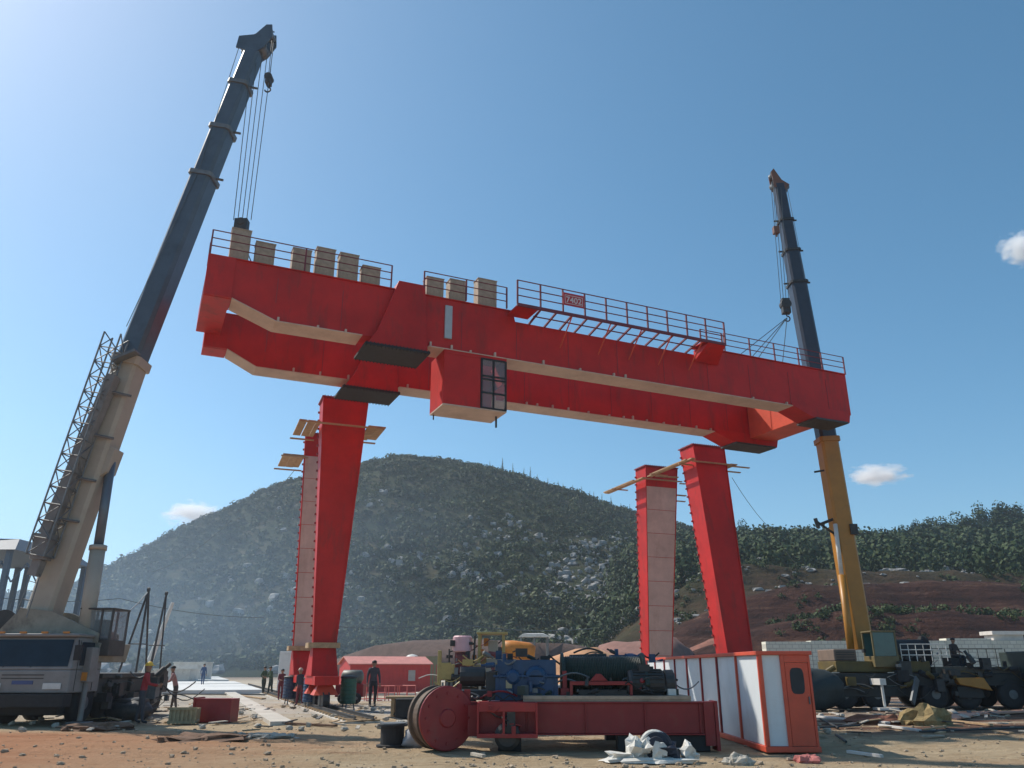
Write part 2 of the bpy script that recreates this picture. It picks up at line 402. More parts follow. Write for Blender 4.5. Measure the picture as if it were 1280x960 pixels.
def scatter(name, pts, sizes, temps, m, kind='stuff'):
    V = []; n = 0
    for (p, s) in zip(pts, sizes):
        T = temps[rng_.integers(len(temps))]; a = rng_.random() * 6.283; c_, s_ = math.cos(a), math.sin(a)
        M_ = np.array([[c_, -s_, 0], [s_, c_, 0], [0, 0, 1]]); V.append((T * s) @ M_.T + np.array(p))
    V = np.concatenate(V).astype(np.float32); nv = len(V); nf = nv // 4
    me = bpy.data.meshes.new(name); me.vertices.add(nv); me.vertices.foreach_set('co', V.ravel())
    me.loops.add(nv); me.loops.foreach_set('vertex_index', np.arange(nv, dtype=np.int32))
    me.polygons.add(nf); me.polygons.foreach_set('loop_start', np.arange(0, nv, 4, dtype=np.int32))
    me.materials.append(m); me.update(calc_edges=True); me.validate()
    o = bpy.data.objects.new(name, me); COL.objects.link(o); o['kind'] = kind; return o
BT = [clump_template(40, 1.0, .24, s, .75) for s in range(6)]
TT = [clump_template(90, 1.0, .17, 20 + s, 1.25) for s in range(5)]
pts, sz = [], []
while len(pts) < 21000:
    y = 158 + 205 * rng_.random(); x = (rng_.random() * 1.35 - .78) * y
    dens = .68 + .45 * fbm(x, y, .02) + .35 * sst(190, 300, y)
    if x > 15 and y < 262 and fbm(x, y, .045) > -.12: dens -= .6
    if rng_.random() < dens:
        s = .55 + 1.45 * rng_.random() ** 2
        pts.append((x, y, h_main(x, y) - .25 * s)); sz.append(s)
n0 = len(pts)
while len(pts) < n0 + 1500:
    y = 165 + 195 * rng_.random(); x = (rng_.random() * 1.35 - .78) * y
    if x > 10 and y < 265: continue
    if fbm(x + 50, y, .05) > -.15: s = 1.3 + 1.3 * rng_.random() ** 1.5; pts.append((x, y, h_main(x, y) - .2 * s)); sz.append(s)
scatter('hill_scrub', pts, sz, BT, LEAF)
pts, sz = [], []
while len(pts) < 3600:
    y = 150 + 118 * rng_.random(); x = 14 + (rng_.random() * .82 * y)
    zz = h_right(x, y)
    if rng_.random() < .35 + .65 * sst(150, 200, y + 25 * fbm(x, y, .03)):
        s = 1.2 + 2.2 * rng_.random() ** 1.5
        pts.append((x, y, zz - .2 * s)); sz.append(s)
scatter('wooded_slope', pts, sz, TT, LEAF2)
pts, sz = [], []
while len(pts) < 900:      # low weeds on the terraces
    y = 74 + 76 * rng_.random(); x = 8 + rng_.random() * .75 * y
    if fbm(x, y, .06) > .1: s = .35 + .6 * rng_.random(); pts.append((x, y, h_right(x, y) - .1)); sz.append(s)
scatter('terrace_weeds', pts, sz, BT, LEAF)
# pale rock outcrops of the hill foot
mb = MB(); rnd = random.Random(11); k = 0
while k < 2600:
    y = 156 + 120 * rnd.random() ** 1.3; x = -15 + 110 * rnd.random() if rnd.random() < .75 else -80 + 200 * rnd.random()
    if fbm(x, y, .03) + .25 < rnd.random() * .9 - .1: continue
    z = max(h_main(x, y), h_right(x, y) if x > -8 else -9)
    s = .35 + 1.1 * rnd.random() ** 2.5
    mb.blob((x, y, z + .25 * s), (s, s * .8, s * .9), seed=k, amp=.5, n=4, m=5); k += 1
for k in range(260):
    y = 128 + 40 * rnd.random(); x = 22 + 95 * rnd.random(); s = .2 + .6 * rnd.random() ** 3
    mb.blob((x, y, h_right(x, y) + .1), (s * 1.4, s, s * .6), seed=k, amp=.45, n=4, m=6)
setting('rock_outcrops', mb, mat('pale_limestone', (.27, .26, .245), .9, .35, .6), kind='stuff')

# individual trees
def tree(name, label, cat, loc, h, kind, group):
    t = thing(name, label, cat, loc, random.random() * 6, group)
    tr = MB()
    if kind == 'round':
        tr.tube((0, 0, -.6), (.1, 0, h * .5), h * .035, h * .02, 6)
        for a in range(4):
            an = a * 1.6 + random.random(); tr.tube((.05, 0, h * (.25 + .08 * a)), (math.cos(an) * h * .22, math.sin(an) * h * .22, h * (.5 + .08 * a)), h * .016, h * .008, 5)
        part('trunk', tr, mat('bark', (.09, .065, .045), .9, .3, 8), t)
        n = 9; P = []
        for k in range(n):
            an = random.random() * 6.28; rr = h * .24 * random.random() ** .5
            P.append((math.cos(an) * rr, math.sin(an) * rr, h * (.22 + .5 * random.random()) * (1 - .3 * rr / (h * .24))))
        c = scatter('crown', P, [h * (.13 + .08 * random.random()) for _ in P], TT, LEAF2)
    else:
        tr.tube((0, 0, -.6), (0, 0, h * .95), h * .03, h * .006, 6); part('trunk', tr, mat('bark', (.09, .065, .045), .9, .3, 8), t)
        P = [(random.uniform(-.02, .02) * h, random.uniform(-.02, .02) * h, h * (.1 + .8 * k / 7)) for k in range(8)]
        c = scatter('crown', P, [h * .11 * (1 - .8 * k / 8) for k in range(8)], BT, LEAF)
    del c['kind']; c.parent = t
    return t
protoR = [tree('tree', 'bushy dark green tree on the skyline of the right-hand wooded slope', 'tree', (0, 0, 0), 8, 'round', 'trees on the right skyline') for _ in range(4)]
protoC = [tree('conifer_tree', 'thin pointed conifer on the descending ridge of the big hill', 'tree', (0, 0, 0), 6, 'cone', 'pointed conifers along the hill ridge') for _ in range(2)]
def put(protos, used, i, loc, s):
    p = protos[i % len(protos)]
    o = p if (i % len(protos)) not in used else copy_tree(p)
    used.add(i % len(protos)); o.location = loc; o.scale = (s, s, s); o.rotation_euler = (0, 0, random.random() * 6.28); return o
TL = lambda px, Y, s: ('tallest, ' if s > 1.7 else 'tall ' if s > 1.2 else 'low ') + ('bushy tree on the skyline near the right picture edge' if px > 1150 else 'bushy tree on the skyline just right of the yellow boom' if px > 1065 else 'bushy tree on the skyline between the leaning red leg and the yellow boom' if px > 915 else 'bushy tree on the skyline between the two right gantry legs')
used = set(); i = 0
for px, Y, s in [(846, 262, .7), (868, 262, .8), (890, 262, .65), (926, 262, 1.25), (950, 262, .7), (975, 262, .8), (1000, 262, .75), (1030, 262, .85), (1062, 262, .75), (1085, 262, .9), (1104, 262, .8), (1128, 262, .95), (1143, 262, 1.2), (1160, 262, 1.4), (1182, 262, 1.1), (1200, 260, 1.5), (1226, 260, 1.9), (1246, 260, 1.6), (1266, 260, 1.9), (1282, 260, 1.6), (1300, 260, 1.5), (1215, 240, 1.3), (1258, 238, 1.4), (1180, 235, 1.2), (1145, 232, 1.0)]:
    x = at(px, 660, Y).x; put(protoR, used, i, (x, Y, h_right(x, Y) - .3), s * .92)['label'] = TL(px, Y, s); i += 1
for (px, Y) in [(822, 240), (1010, 225), (1100, 220)]:
    x = at(px, 660, Y).x; put(protoR, used, i, (x, Y, h_right(x, Y) - .3), .9); i += 1
used = set()
for i, px in enumerate([612, 628, 641, 655, 663, 672, 685, 698, 704, 716, 727, 737, 742, 752, 763, 775, 786]):
    x = at(px, 610, 351).x; put(protoC, used, i, (x, 351, h_main(x, 351) - .2), .75 + .65 * random.random())

# ------------------------------------------------------------------ retaining wall of pale stone
def stone_mat():
    m = bpy.data.materials.new('coursed_pale_stone'); m.use_nodes = True; t = m.node_tree; p = t.nodes['Principled BSDF']; p.inputs['Roughness'].default_value = .9
    tc = t.nodes.new('ShaderNodeTexCoord'); mp = t.nodes.new('ShaderNodeMapping'); mp.inputs['Rotation'].default_value = (R(90), 0, 0)
    b = t.nodes.new('ShaderNodeTexBrick'); b.inputs['Scale'].default_value = 1.0; b.inputs['Brick Width'].default_value = .55; b.inputs['Row Height'].default_value = .32
    b.inputs['Mortar Size'].default_value = .03; b.inputs['Color1'].default_value = (.82, .79, .66, 1); b.inputs['Color2'].default_value = (.72, .69, .56, 1); b.inputs['Mortar'].default_value = (.55, .52, .44, 1)
    t.links.new(tc.outputs['Object'], mp.inputs[0]); t.links.new(mp.outputs[0], b.inputs['Vector'])
    n = t.nodes.new('ShaderNodeTexNoise'); n.inputs['Scale'].default_value = .6; n.inputs['Detail'].default_value = 8; t.links.new(tc.outputs['Object'], n.inputs['Vector'])
    mx = t.nodes.new('ShaderNodeMix'); mx.data_type = 'RGBA'; mx.blend_type = 'MULTIPLY'; mx.inputs[0].default_value = .3
    t.links.new(b.outputs[0], mx.inputs[6]); t.links.new(n.outputs[0], mx.inputs[7]); t.links.new(mx.outputs[2], p.inputs['Base Color'])
    return m
mb = MB()
a = at(957, 802, 71); xr = 75; hgt = a.z
for i in range(14):
    x0 = a.x + (xr - a.x) * i / 14; x1 = a.x + (xr - a.x) * (i + 1) / 14 - .03
    mb.bb(x0, x1, 71, 72.2, -.5, hgt + .25 * mn.noise(Vector((i * .9, 0, 0))) + .04 * i)
wall = single('retaining_wall', mb, stone_mat(), 'long pale stone retaining wall at the foot of the red slope behind the yellow crane', 'wall')
mb = MB(); p = at(1262, 791, 72); mb.box((p.x, 73, p.z), (3.0, 2, .3)); mb.bb(p.x - 1.3, p.x + 1.3, 72.3, 73.7, 0, p.z - .15)
single('roof_slab', mb, mat('pale_concrete_plain', (.6, .55, .5), .8), 'small pale flat roofed hut on top of the stone retaining wall at far right', 'hut')

# ------------------------------------------------------------------ suspended gantry bridge
BA = R(24.3); P0 = Vector((-4.31, 27.6, 0))
G = thing('gantry_bridge', 'huge red twin-girder gantry crane bridge hanging tilted between two truck cranes', 'crane bridge', P0, BA)
# local axes: x along the bridge, y away from the camera, z up
def girder(y0, x0, x1, name):
    mb = MB(); y1 = y0 + 1.0; zt = 15.28; zb = 13.2
    prof = [(x0, 13.78), (x0 + .92, 13.78), (-4.4, zb), (x1 - 1.0, zb), (x1, zb), (x1, zt)] + ([(15.0, zt), (14.9, 14.88), (4.9, 14.88), (4.8, zt)] if y0 < 1 else []) + [(x0, zt)]
    n = len(prof)
    # box girder: webs set in from the flanges
    F = [Vector((x, y0 + .06, z)) for x, z in prof]; K = [Vector((x, y1 - .06, z)) for x, z in prof]
    mb.add(F + K, [tuple(range(n)), tuple(range(2 * n - 1, n - 1, -1))] + [(i + n, (i + 1) % n + n, (i + 1) % n, i) for i in range(n)])
    for xa, xb in (((x0, 4.8), (15.0, x1)) if y0 < 1 else ((x0, x1),)): mb.bb(xa, xb, y0 - .02, y1 + .02, zt + .002, zt + .035)       # top flange
    g = part(name, mb, RED, G, bev=.01)
    fl = MB()                                                       # tan underside flange, paler than the webs
    segs = [(x0 + .92, 13.78, -4.4, zb), (-4.4, zb, -1.3 if y0 < 2 else -.6, zb), (1.25 if y0 < 2 else 1.6, zb, x1 - 2.5 - (0 if y0 < 2 else .8), zb)]
    for xa, za, xb, zb_ in segs:
        q = [(xa, y0 - .03), (xb, y0 - .03), (xb, y1 + .03), (xa, y1 + .03)]
        zz = [za, zb_, zb_, za]
        fl.hexa([Vector((x, y, z - .035)) for (x, y), z in zip(q, zz)], [Vector((x, y, z - .003)) for (x, y), z in zip(q, zz)])
    part('bottom_flange', fl, TAN, g)
    for x in np.arange(x0 + 2.4, x1 - 1, 2.35):
        st = MB(); st.bb(x - .012, x + .012, y0 + .045, y0 + .06, zb + .1 if x > -4 else 13.9, 14.86)
        part('web_seam', st, mat('seam_red', (.28, .02, .022), .5), g)
    lg = MB(); rr = random.Random(int(y0 * 10) + 3)
    xx = x0 + 2.5
    while xx < x1 - 2:
        if rr.random() < .6:
            zz = zb if xx > -4.4 else zb + .58 * (-4.4 - xx) / 1.53 
            h_ = .07 + .12 * rr.random(); lg.bb(xx, xx + .07, y0 - .05, y0 + .05, zz, zz + h_)
        xx += .25 + .9 * rr.random()
    part('lug', lg, TAN, g)
    return g
g1 = girder(0.0, -6.85, 22.78, 'girder'); g2 = girder(5.0, -6.5, 22.4, 'girder')
mb = MB(); mb.bb(-6.87, -5.95, -.035, .055, 13.76, 15.3); mb.bb(-6.87, -5.95, .06, 1.05, 13.74, 13.775); part('end_plate', mb, RED, g1, bev=.01)
mb = MB(); mb.bb(-6.5, -5.6, 4.965, 5.055, 13.76, 15.3); mb.bb(-6.5, -5.6, 5.06, 6.05, 13.74, 13.775); part('end_plate', mb, RED, g2, bev=.01)
mb = MB(); mb.bb(-6.84, -5.92, 1.06, 4.96, 14.3, 15.25); part('end_beam', mb, RED, G, bev=.01)
# right hand end beam joining the girders
mb = MB(); mb.bb(20.75, 22.35, 1.005, 4.995, 13.05, 14.95); part('end_beam', mb, RED2, G, bev=.02)  # orange-red puts the sunlight on its left face into the colour
# deep end boxes at the right
for y0, xa in ((0, 20.2), (5.0, 19.6)):
    mb = MB(); q = [(xa - 1.2, 13.197), (xa, 12.75), (22.5, 12.75), (22.62, 13.197)]
    F = [Vector((x, y0 - .04, z)) for x, z in q] + [Vector((22.62, y0 - .04, 13.3)), Vector((xa - 1.2, y0 - .04, 13.3))]
    K = [v + Vector((0, 1.08, 0)) for v in F]; n = 6
    mb.add(F + K, [tuple(range(n)), tuple(range(2 * n - 1, n - 1, -1))] + [(i + n, (i + 1) % n + n, (i + 1) % n, i) for i in range(n)])
    o = part('saddle', mb, RED, G, bev=.01)
    mb = MB(); mb.bb(xa + .1, 22.3, y0 - .15, y0 + 1.15, 12.66, 12.747); part('bearing_plate', mb, DARK, o)
# left saddles (trapezoid boxes)
for y0 in (0.0, 5.0):
    dz = 0 if y0 < 1 else -.05
    mb = MB(); off = 0 if y0 < 1 else .35
    b_ = [Vector((-1.15 + off, y0 - .28, 12.82)), Vector((1.15 + off, y0 - .28, 12.82)), Vector((1.15 + off, y0 + 1.28, 12.82)), Vector((-1.15 + off, y0 + 1.28, 12.82))]
    m_ = [Vector((-.8 + off, y0 - .24, 13.4)), Vector((1.1 + off, y0 - .24, 13.4)), Vector((1.1 + off, y0 + 1.24, 13.4)), Vector((-.8 + off, y0 + 1.24, 13.4))]
    t_ = [Vector((-.05 + off, y0 - .12, 15.62)), Vector((1.0 + off, y0 - .12, 15.62)), Vector((1.0 + off, y0 + 1.12, 15.62)), Vector((-.05 + off, y0 + 1.12, 15.62))]
    if y0 > 1:
        t_ = [Vector((v.x, v.y, 15.25)) for v in t_]
    mb.rings([b_, m_, t_]); o = part('saddle', mb, RED, G, bev=.012)
    mb = MB(); mb.bb(-1.25 + off, 1.22 + off, y0 - .36, y0 + 1.36, 12.73, 12.817)
    for k in range(18):
        x = -1.18 + off + k * .138; mb.tube((x, y0 - .32, 12.68), (x, y0 - .32, 12.86), .022, n=6); mb.tube((x, y0 + 1.32, 12.68), (x, y0 + 1.32, 12.86), .022, n=6)
    part('bearing_plate', mb, BLACK, o)
# trolley rails along the top
for y0, xa, xb in ((.5, -6.4, 4.7), (.5, 15.1, 22.3), (5.5, -6.4, 22.3)):
    mb = MB(); mb.bb(xa, xb, y0 - .035, y0 + .035, 15.331, 15.42); mb.bb(xa, xb, y0 - .1, y0 + .1, 15.3165, 15.33); part('rail', mb, DARK, G)
# vertical grey panel and driver's cab
mb = MB(); mb.bb(1.88, 2.17, -.035, .05, 13.62, 15.0); part('grey_panel', mb, mat('grey_panel_paint', (.38, .42, .45), .5), G, bev=.005)
C0 = MB(); 
C0.bb(1.9, 4.5, .0, .05, 13.02, 13.17)                 # head rail
C0.bb(1.9, 3.40, 0, .05, 11.0, 13.02)                  # front panel, window to its right
C0.bb(1.9, 1.95, .052, 1.55, 11.0, 13.17); C0.bb(1.952, 4.5, 1.5, 1.55, 11.05, 13.17)
C0.bb(4.45, 4.5, .052, 1.498, 12.2, 13.17)
cab = part('driver_cab', C0, RED, G, bev=.008)
mb = MB(); mb.bb(1.9, 4.5, 0, 1.55, 10.95, 10.997); part('cab_floor', mb, TAN, cab)
wf = MB()
for x in (3.44, 3.94, 4.46): wf.bb(x - .035, x + .035, -.03, .045, 11.0, 13.05)
for z in (11.03, 11.65, 12.2, 12.33, 13.03): wf.bb(3.476, 3.904, -.028, .04, z - .03, z + .03); wf.bb(3.976, 4.424, -.028, .04, z - .03, z + .03)
wd = part('window_frame', wf, BLACK, cab)
gm = bpy.data.materials.new('cab_glass'); gm.use_nodes = True
_p = gm.node_tree.nodes['Principled BSDF']; _p.inputs['Base Color'].default_value = (.25, .27, .28, 1); _p.inputs['Roughness'].default_value = .15; _p.inputs['Alpha'].default_value = .35
mb = MB(); mb.bb(3.476, 4.424, .002, .008, 11.0, 13.03); part('glass', mb, gm, wd)
mb = MB(); mb.bb(4.3, 4.36, .6, .66, 10.5, 10.95); mb.bb(2.0, 2.04, 1.4, 1.44, 10.75, 10.95); part('cab_stub', mb, DARK, cab)
# railings
def railing(x0, x1, y, z0, h, post, rails=3, name='railing', d=.045):
    mb = MB(); n = max(1, round((x1 - x0) / post))
    for k in range(n + 1): x = x0 + (x1 - x0) * k / n; mb.bb(x - d * .6, x + d * .6, y - d * .6, y + d * .6, z0, z0 + h)
    for r_ in range(rails): z = z0 + h * (1 - r_ * .33); mb.tube((x0, y, z), (x1, y, z), d * .45, n=6)
    return part(name, mb, RAILM, G)
railing(-6.83, -.33, -.02, 15.31, .93, 3.2); 
mb = MB()
for z in (15.62, 15.93, 16.24): mb.tube((-6.83, 0, z), (-6.83, 1.0, z), .02, n=6)
mb.bb(-6.86, -6.8, .97, 1.03, 15.31, 16.24); part('railing', mb, RAILM, G)
railing(.95, 4.45, -.1, 15.31, .93, 1.75); railing(-6.6, 4.45, 6.02, 15.31, .93, 2.7)
railing(15.4, 22.72, .0, 15.31, .88, 1.46); railing(14.2, 15.4, .15, 15.31, .93, 1.2)
railing(4.45, 22.3, 6.02, 15.31, .9, 1.8)
# open walkway frame along the near side
wk = MB(); Z = 15.06; WO = -1.1
wk.bb(4.45, 14.55, WO - .04, WO + .04, Z - .05, Z + .07)
wk.bb(5.42, 13.4, WO * .5 - .02, WO * .5 + .02, Z - .12, Z - .08)
for k in range(12):
    x = 5.5 + k * .70
    if x < 13.4: wk.beam((x, WO + .043, Z), (x, .05, 14.86), .07, .07)
W_ = part('walkway', wk, RAILM, G)
wd_ = MB(); wd_.bb(4.5, 5.42, WO + .043, -.01, Z - .02, Z + .05); part('deck_plate', wd_, RED, W_)
wd_ = MB(); wd_.bb(13.45, 14.5, WO + .043, -.04, Z, Z + .05)
wd_.hexa([Vector((13.6, WO, Z - .06)), Vector((14.5, WO, Z - .06)), Vector((14.9, -.03, Z - .55)), Vector((13.6, -.03, Z - .55))], [Vector((13.6, WO, Z - .052)), Vector((14.5, WO, Z - .052)), Vector((14.9, -.03, Z - .052)), Vector((13.6, -.03, Z - .052))])
part('deck_plate', wd_, RED, W_)
br = MB()
for x in (6.9, 8.7, 10.2, 11.7, 13.3):
    br = MB(); br.tube((x, WO + .04, Z - .05), (x, .03, Z - 1.0), .03, n=6); part('brace', br, RED2, W_)
railing(4.47, 14.53, WO, Z + .071, 1.0, 1.0, d=.05)
# number plate on the walkway railing
sg = MB(); sg.bb(6.46, 7.42, -1.18, -1.15, 15.42, 15.97); S_ = part('number_plate', sg, mat('plate_red', (.42, .02, .03), .5), G, bev=.005)
PLW = mat('plate_white_paint', (.6, .5, .5), .5)
fr = MB()
for x0, x1, z0, z1 in ((6.53, 7.35, 15.85, 15.875), (6.53, 7.35, 15.49, 15.515), (6.53, 6.555, 15.515, 15.85), (7.325, 7.35, 15.515, 15.85)): fr.bb(x0, x1, -1.186, -1.182, z0, z1)
part('plate_border', fr, PLW, S_)
tcu = bpy.data.curves.new('digits', 'FONT'); tcu.body = '7402'; tcu.size = .36; tcu.align_x = 'CENTER'; tcu.extrude = .003; tcu.offset = .006
to = bpy.data.objects.new('digits_tmp', tcu); COL.objects.link(to); bpy.context.view_layer.update()
me = bpy.data.meshes.new_from_object(to.evaluated_get(bpy.context.evaluated_depsgraph_get())); bpy.data.objects.remove(to); me.name = 'digits'
me.materials.clear(); me.materials.append(PLW)
to = bpy.data.objects.new('digits', me); COL.objects.link(to); to.parent = S_; to.location = (6.94, -1.186, 15.555); to.rotation_euler = (R(90), 0, 0)
# boxes standing on the girder
BXS = [(291, 315, 284, 'tallest tan box on the girder top, directly under the left crane rope'), (321, 345, 301, 'tan box on the girder top, second from the left end'), (367, 390, 309, 'tan box on the girder top, third from the left end'), (397, 420, 308, 'tall tan box on the girder top, left of the close pair'), (426, 449, 315, 'tall tan box on the girder top, right of the close pair'), (454, 476, 331, 'low tan box on the girder top nearest the gap in the left railing'), (534, 555, 345, 'tan box just right of the trapezoid saddle, first behind the short railing'), (563, 583, 348, 'low tan box in the middle of the short railing'), (598, 621, 347, 'tall tan box at the right end of the short railing')]
uB = Vector((math.cos(BA), math.sin(BA))); uU = Vector((-math.sin(BA), math.cos(BA)))
def plane(px, py, t):
    r = ray(px, py); o = Vector((P0.x, P0.y)) + uU * t; k = (o.dot(uU)) / (Vector((r[0], r[1])).dot(uU)); q = Vector((r[0] * k, r[1] * k)) - o
    return q.dot(uB), CAMH + r[2] * k
for xa, xb, yt, lab in BXS:
    s0, zt = plane(xa, yt, .25); s1, _ = plane(xb, yt + 4, .25)
    mb = MB(); hh = zt - 15.42; wv = s1 - s0
    mb.bb(-wv / 2, wv / 2, -.25, .25, 0, hh - .03); mb.bb(-wv / 2 - .02, wv / 2 + .02, -.27, .27, hh - .028, hh + .01); mb.bb(-wv / 2 + .05, -wv / 2 + .12, -.27, -.252, .02, hh - .04); mb.bb(wv / 2 - .12, wv / 2 - .05, -.27, -.252, .02, hh - .04)
    for q in range(1, 5): mb.bb(-wv / 2 + .125, wv / 2 - .125, -.256, -.2515, hh * q / 5 - .01, hh * q / 5 + .01)
    l2 = P0.to_2d() + uB * ((s0 + s1) / 2) + uU * .5
    single('tan_box', mb, BLOCKM, lab, 'box', 'tan boxes standing on the bridge', bev=.008, loc=(l2.x, l2.y, 15.42), rz=BA)

# ------------------------------------------------------------------ gantry legs
LA = R(21.0)
def leg(label, corner, zb, w0, d0, w1, d1, shift, front=None, planks=(), base=False, zt=13.7):
    """corner: front left top corner on plan; shift: plan shift (b,u) of the foot"""
    t = thing('steel_pylon', label, 'pylon', (corner[0], corner[1], 0), LA, 'gantry crane legs')
    t.location.z = 0
    bx, by = shift
    cx, cy = w0 / 2 + bx, d0 / 2 + by
    def rect(cx, cy, w, d, z): return [Vector((cx - w / 2, cy - d / 2, z)), Vector((cx + w / 2, cy - d / 2, z)), Vector((cx + w / 2, cy + d / 2, z)), Vector((cx - w / 2, cy + d / 2, z))]
    T0, T1 = rect(w0 / 2, d0 / 2, w0, d0, zt), rect(cx, cy, w1, d1, zb)
    zm = zt - 1.25; k = 1.25 / (zt - zb)
    def at_(k): return [a.lerp(b, k) for a, b in zip(T0, T1)]
    T01 = at_(k)
    mb = MB(); mb.rings([T1, T01, T0]); col = part('column', mb, RED, t, bev=.012)
    fl = MB(); fl.box((w0 / 2, d0 / 2, zt + .03), (w0 + .14, d0 + .14, .055))
    for i in range(int(w0 / .14)): fl.tube((i * .14 + .05, -.03, zt - .09), (i * .14 + .05, -.03, zt + .1), .022, n=6)
    for i in range(int(d0 / .14)): fl.tube((-.03, i * .14 + .05, zt - .09), (-.03, i * .14 + .05, zt + .1), .022, n=6)
    part('top_flange', fl, DRED, t)
    if front == 'tan':   # tan front plate, paler than the column
        a, b = at_(k), at_(.995)
        f = MB(); n = 8
        for i in range(n):
            qa = at_(k + (1 - k) * i / n + .001); qb = at_(k + (1 - k) * (i + 1) / n - .001)
            o = Vector((0, -.02, 0))
            f.hexa([qb[0] + o, qb[1] + o, qb[1] + Vector((0, -.003, 0)), qb[0] + Vector((0, -.003, 0))], [qa[0] + o, qa[1] + o, qa[1] + Vector((0, -.003, 0)), qa[0] + Vector((0, -.003, 0))])
        part('front_plate', f, TAN, t)
    # edge strips proud of the corners, seams and row of lugs down the left edge
    e = MB()
    for q in (0, 1): e.beam(T1[q] + Vector((0, -.03, 0)), T0[q] + Vector((0, -.03, 0)), .05, .03, up=(0, 1, 0))
    part('edge_strip', e, RED, t)
    s_ = MB(); n = 26
    for i in range(n):
        p = T0[3].lerp(T1[3], (i + 1) / (n + 1)) ; s_.box((p.x - .03, p.y - .03, p.z), (.08, .1, .09))
    part('lug', s_, DRED, t)
    # scaffold of poles and boards hung round the top
    if planks:
        sc = MB()
        for (xa, ya, xb, yb, z, wd) in planks: sc.beam((xa, ya, z), (xb, yb, z), wd, .06)
        part('work_platform', sc, WOOD, t)
    if base:
        b_ = MB(); z0 = 1.35
        b_.bb(cx - w1 / 2 - .10, cx + w1 / 2 + .10, cy - d1 / 2 - .12, cy + d1 / 2 + .12, zb - .06, zb - .002)
        b_.hexa(rect(cx, cy, 1.12, 1.9, z0), rect(cx, cy, w1 + .02, d1 + .1, zb - .062))
        b_.bb(cx - .5, cx + .5, cy - 1.7, cy + 1.7, 1.0, z0 - .003)
        part('base_frame', b_, RED, t, bev=.015)
        l_ = MB(); l_.bb(cx - w1 / 2 - .22, cx + w1 / 2 + .16, cy - d1 / 2 - .24, cy - d1 / 2 - .125, zb - .12, zb + .1); l_.bb(cx - w1 / 2 - .24, cx - w1 / 2 - .12, cy - d1 / 2 - .12, cy + d1 / 2 + .2, zb - .12, zb + .1)
        part('ledge', l_, WOOD, t)
        for s2 in (-1.2, 1.2):
            f = MB(); f.hexa([Vector((cx - .5, cy + s2 - .55, .62)), Vector((cx + .5, cy + s2 - .55, .62)), Vector((cx + .5, cy + s2 + .55, .62)), Vector((cx - .5, cy + s2 + .55, .62))], [Vector((cx - .3, cy + s2 - .15, .998)), Vector((cx + .3, cy + s2 - .15, .998)), Vector((cx + .3, cy + s2 + .15, .998)), Vector((cx - .3, cy + s2 + .15, .998))])
            bo = part('bogie', f, RED2, t)
            for s3 in (-.38, .38):
                wv = MB(); wv.lathe((cx - .14, cy + s2 + s3, .40), (cx + .14, cy + s2 + s3, .40), [(0, .34), (.05, .34), (.055, .29), (.225, .29), (.23, .34), (.28, .34)], 16); part('wheel', wv, DARK, bo)
    return t
pl_near = [(-1.05, -.25, 2.9, -.25, 12.35, .12), (-1.15, 2.4, 0, 2.4, 12.2, .12), (-.85, -.2, -.85, 2.5, 12.42, .35), (-.45, -.2, -.45, 2.5, 12.42, .35), (2.35, -.3, 2.35, 2.2, 12.42, .4), (2.77, -.3, 2.77, 2.0, 12.42, .4), (2.1, 2.3, 3.0, 2.3, 12.3, .12), (-.15, -.2, -.15, 2.5, 12.42, .2)]
leg('broad red front gantry leg on the left with a plank platform round its top', (-8.86, 35.7), 2.6, 2.1, 1.3, .95, .6, (-.1, .0), planks=pl_near, base=True)
pl_farl = [(-1.2, -.2, .2, -.2, 12.3, .14), (-1.3, 2.6, .2, 2.6, 12.2, .14), (-.9, -.2, -.9, 2.7, 12.4, .4), (-.48, -.2, -.48, 2.7, 12.4, .4), (-.12, -.2, -.12, 2.6, 12.4, .3)]
leg('left rear gantry leg with tan front plate half hidden behind the broad red leg', (-11.2, 41.9), 2.6, 2.1, .45, 1.2, .4, (-.15, -.05), front='tan', planks=pl_farl, base=True)
pl_nr = [(-.35, -.5, -.35, 4.4, 12.75, .3), (-.7, -.3, -.7, 3.6, 12.7, .12), (-1.0, 3.2, .2, 3.2, 12.6, .1), (-.9, .2, 0, .2, 12.55, .1), (2.1, -.2, 3.6, -.2, 12.6, .12), (2.1, .8, 3.7, .8, 12.55, .12), (2.5, -.3, 2.5, 1.4, 12.7, .45), (-.3, -.3, 2.3, -.3, 12.65, .14)]
leg('tall leaning red gantry leg behind the white cabin, right front of the four', (10.34, 44.3), .9, 2.1, 1.4, 1.45, .95, (-.1, -1.75), planks=pl_nr, base=False)
pl_fr = [(-.4, -.5, -.4, 4.6, 12.8, .35), (-.8, .2, -.8, 4.2, 12.75, .14), (-1.1, 2.6, .1, 2.6, 12.65, .12), (2.3, -.2, 3.3, -.3, 12.7, .12), (2.3, .9, 3.4, .9, 12.2, .2), (2.2, .4, 3.0, .4, 11.7, .12), (-.3, -.3, 2.4, -.3, 12.8, .12), (.5, -.35, 2.0, -.5, 13.0, .25)]
leg('right rear gantry leg with tan front plate and a red lit side', (8.44, 49.4), .9, 2.3, 1.3, 1.5, .9, (-.15, 1.2), front='tan', planks=pl_fr, base=False)

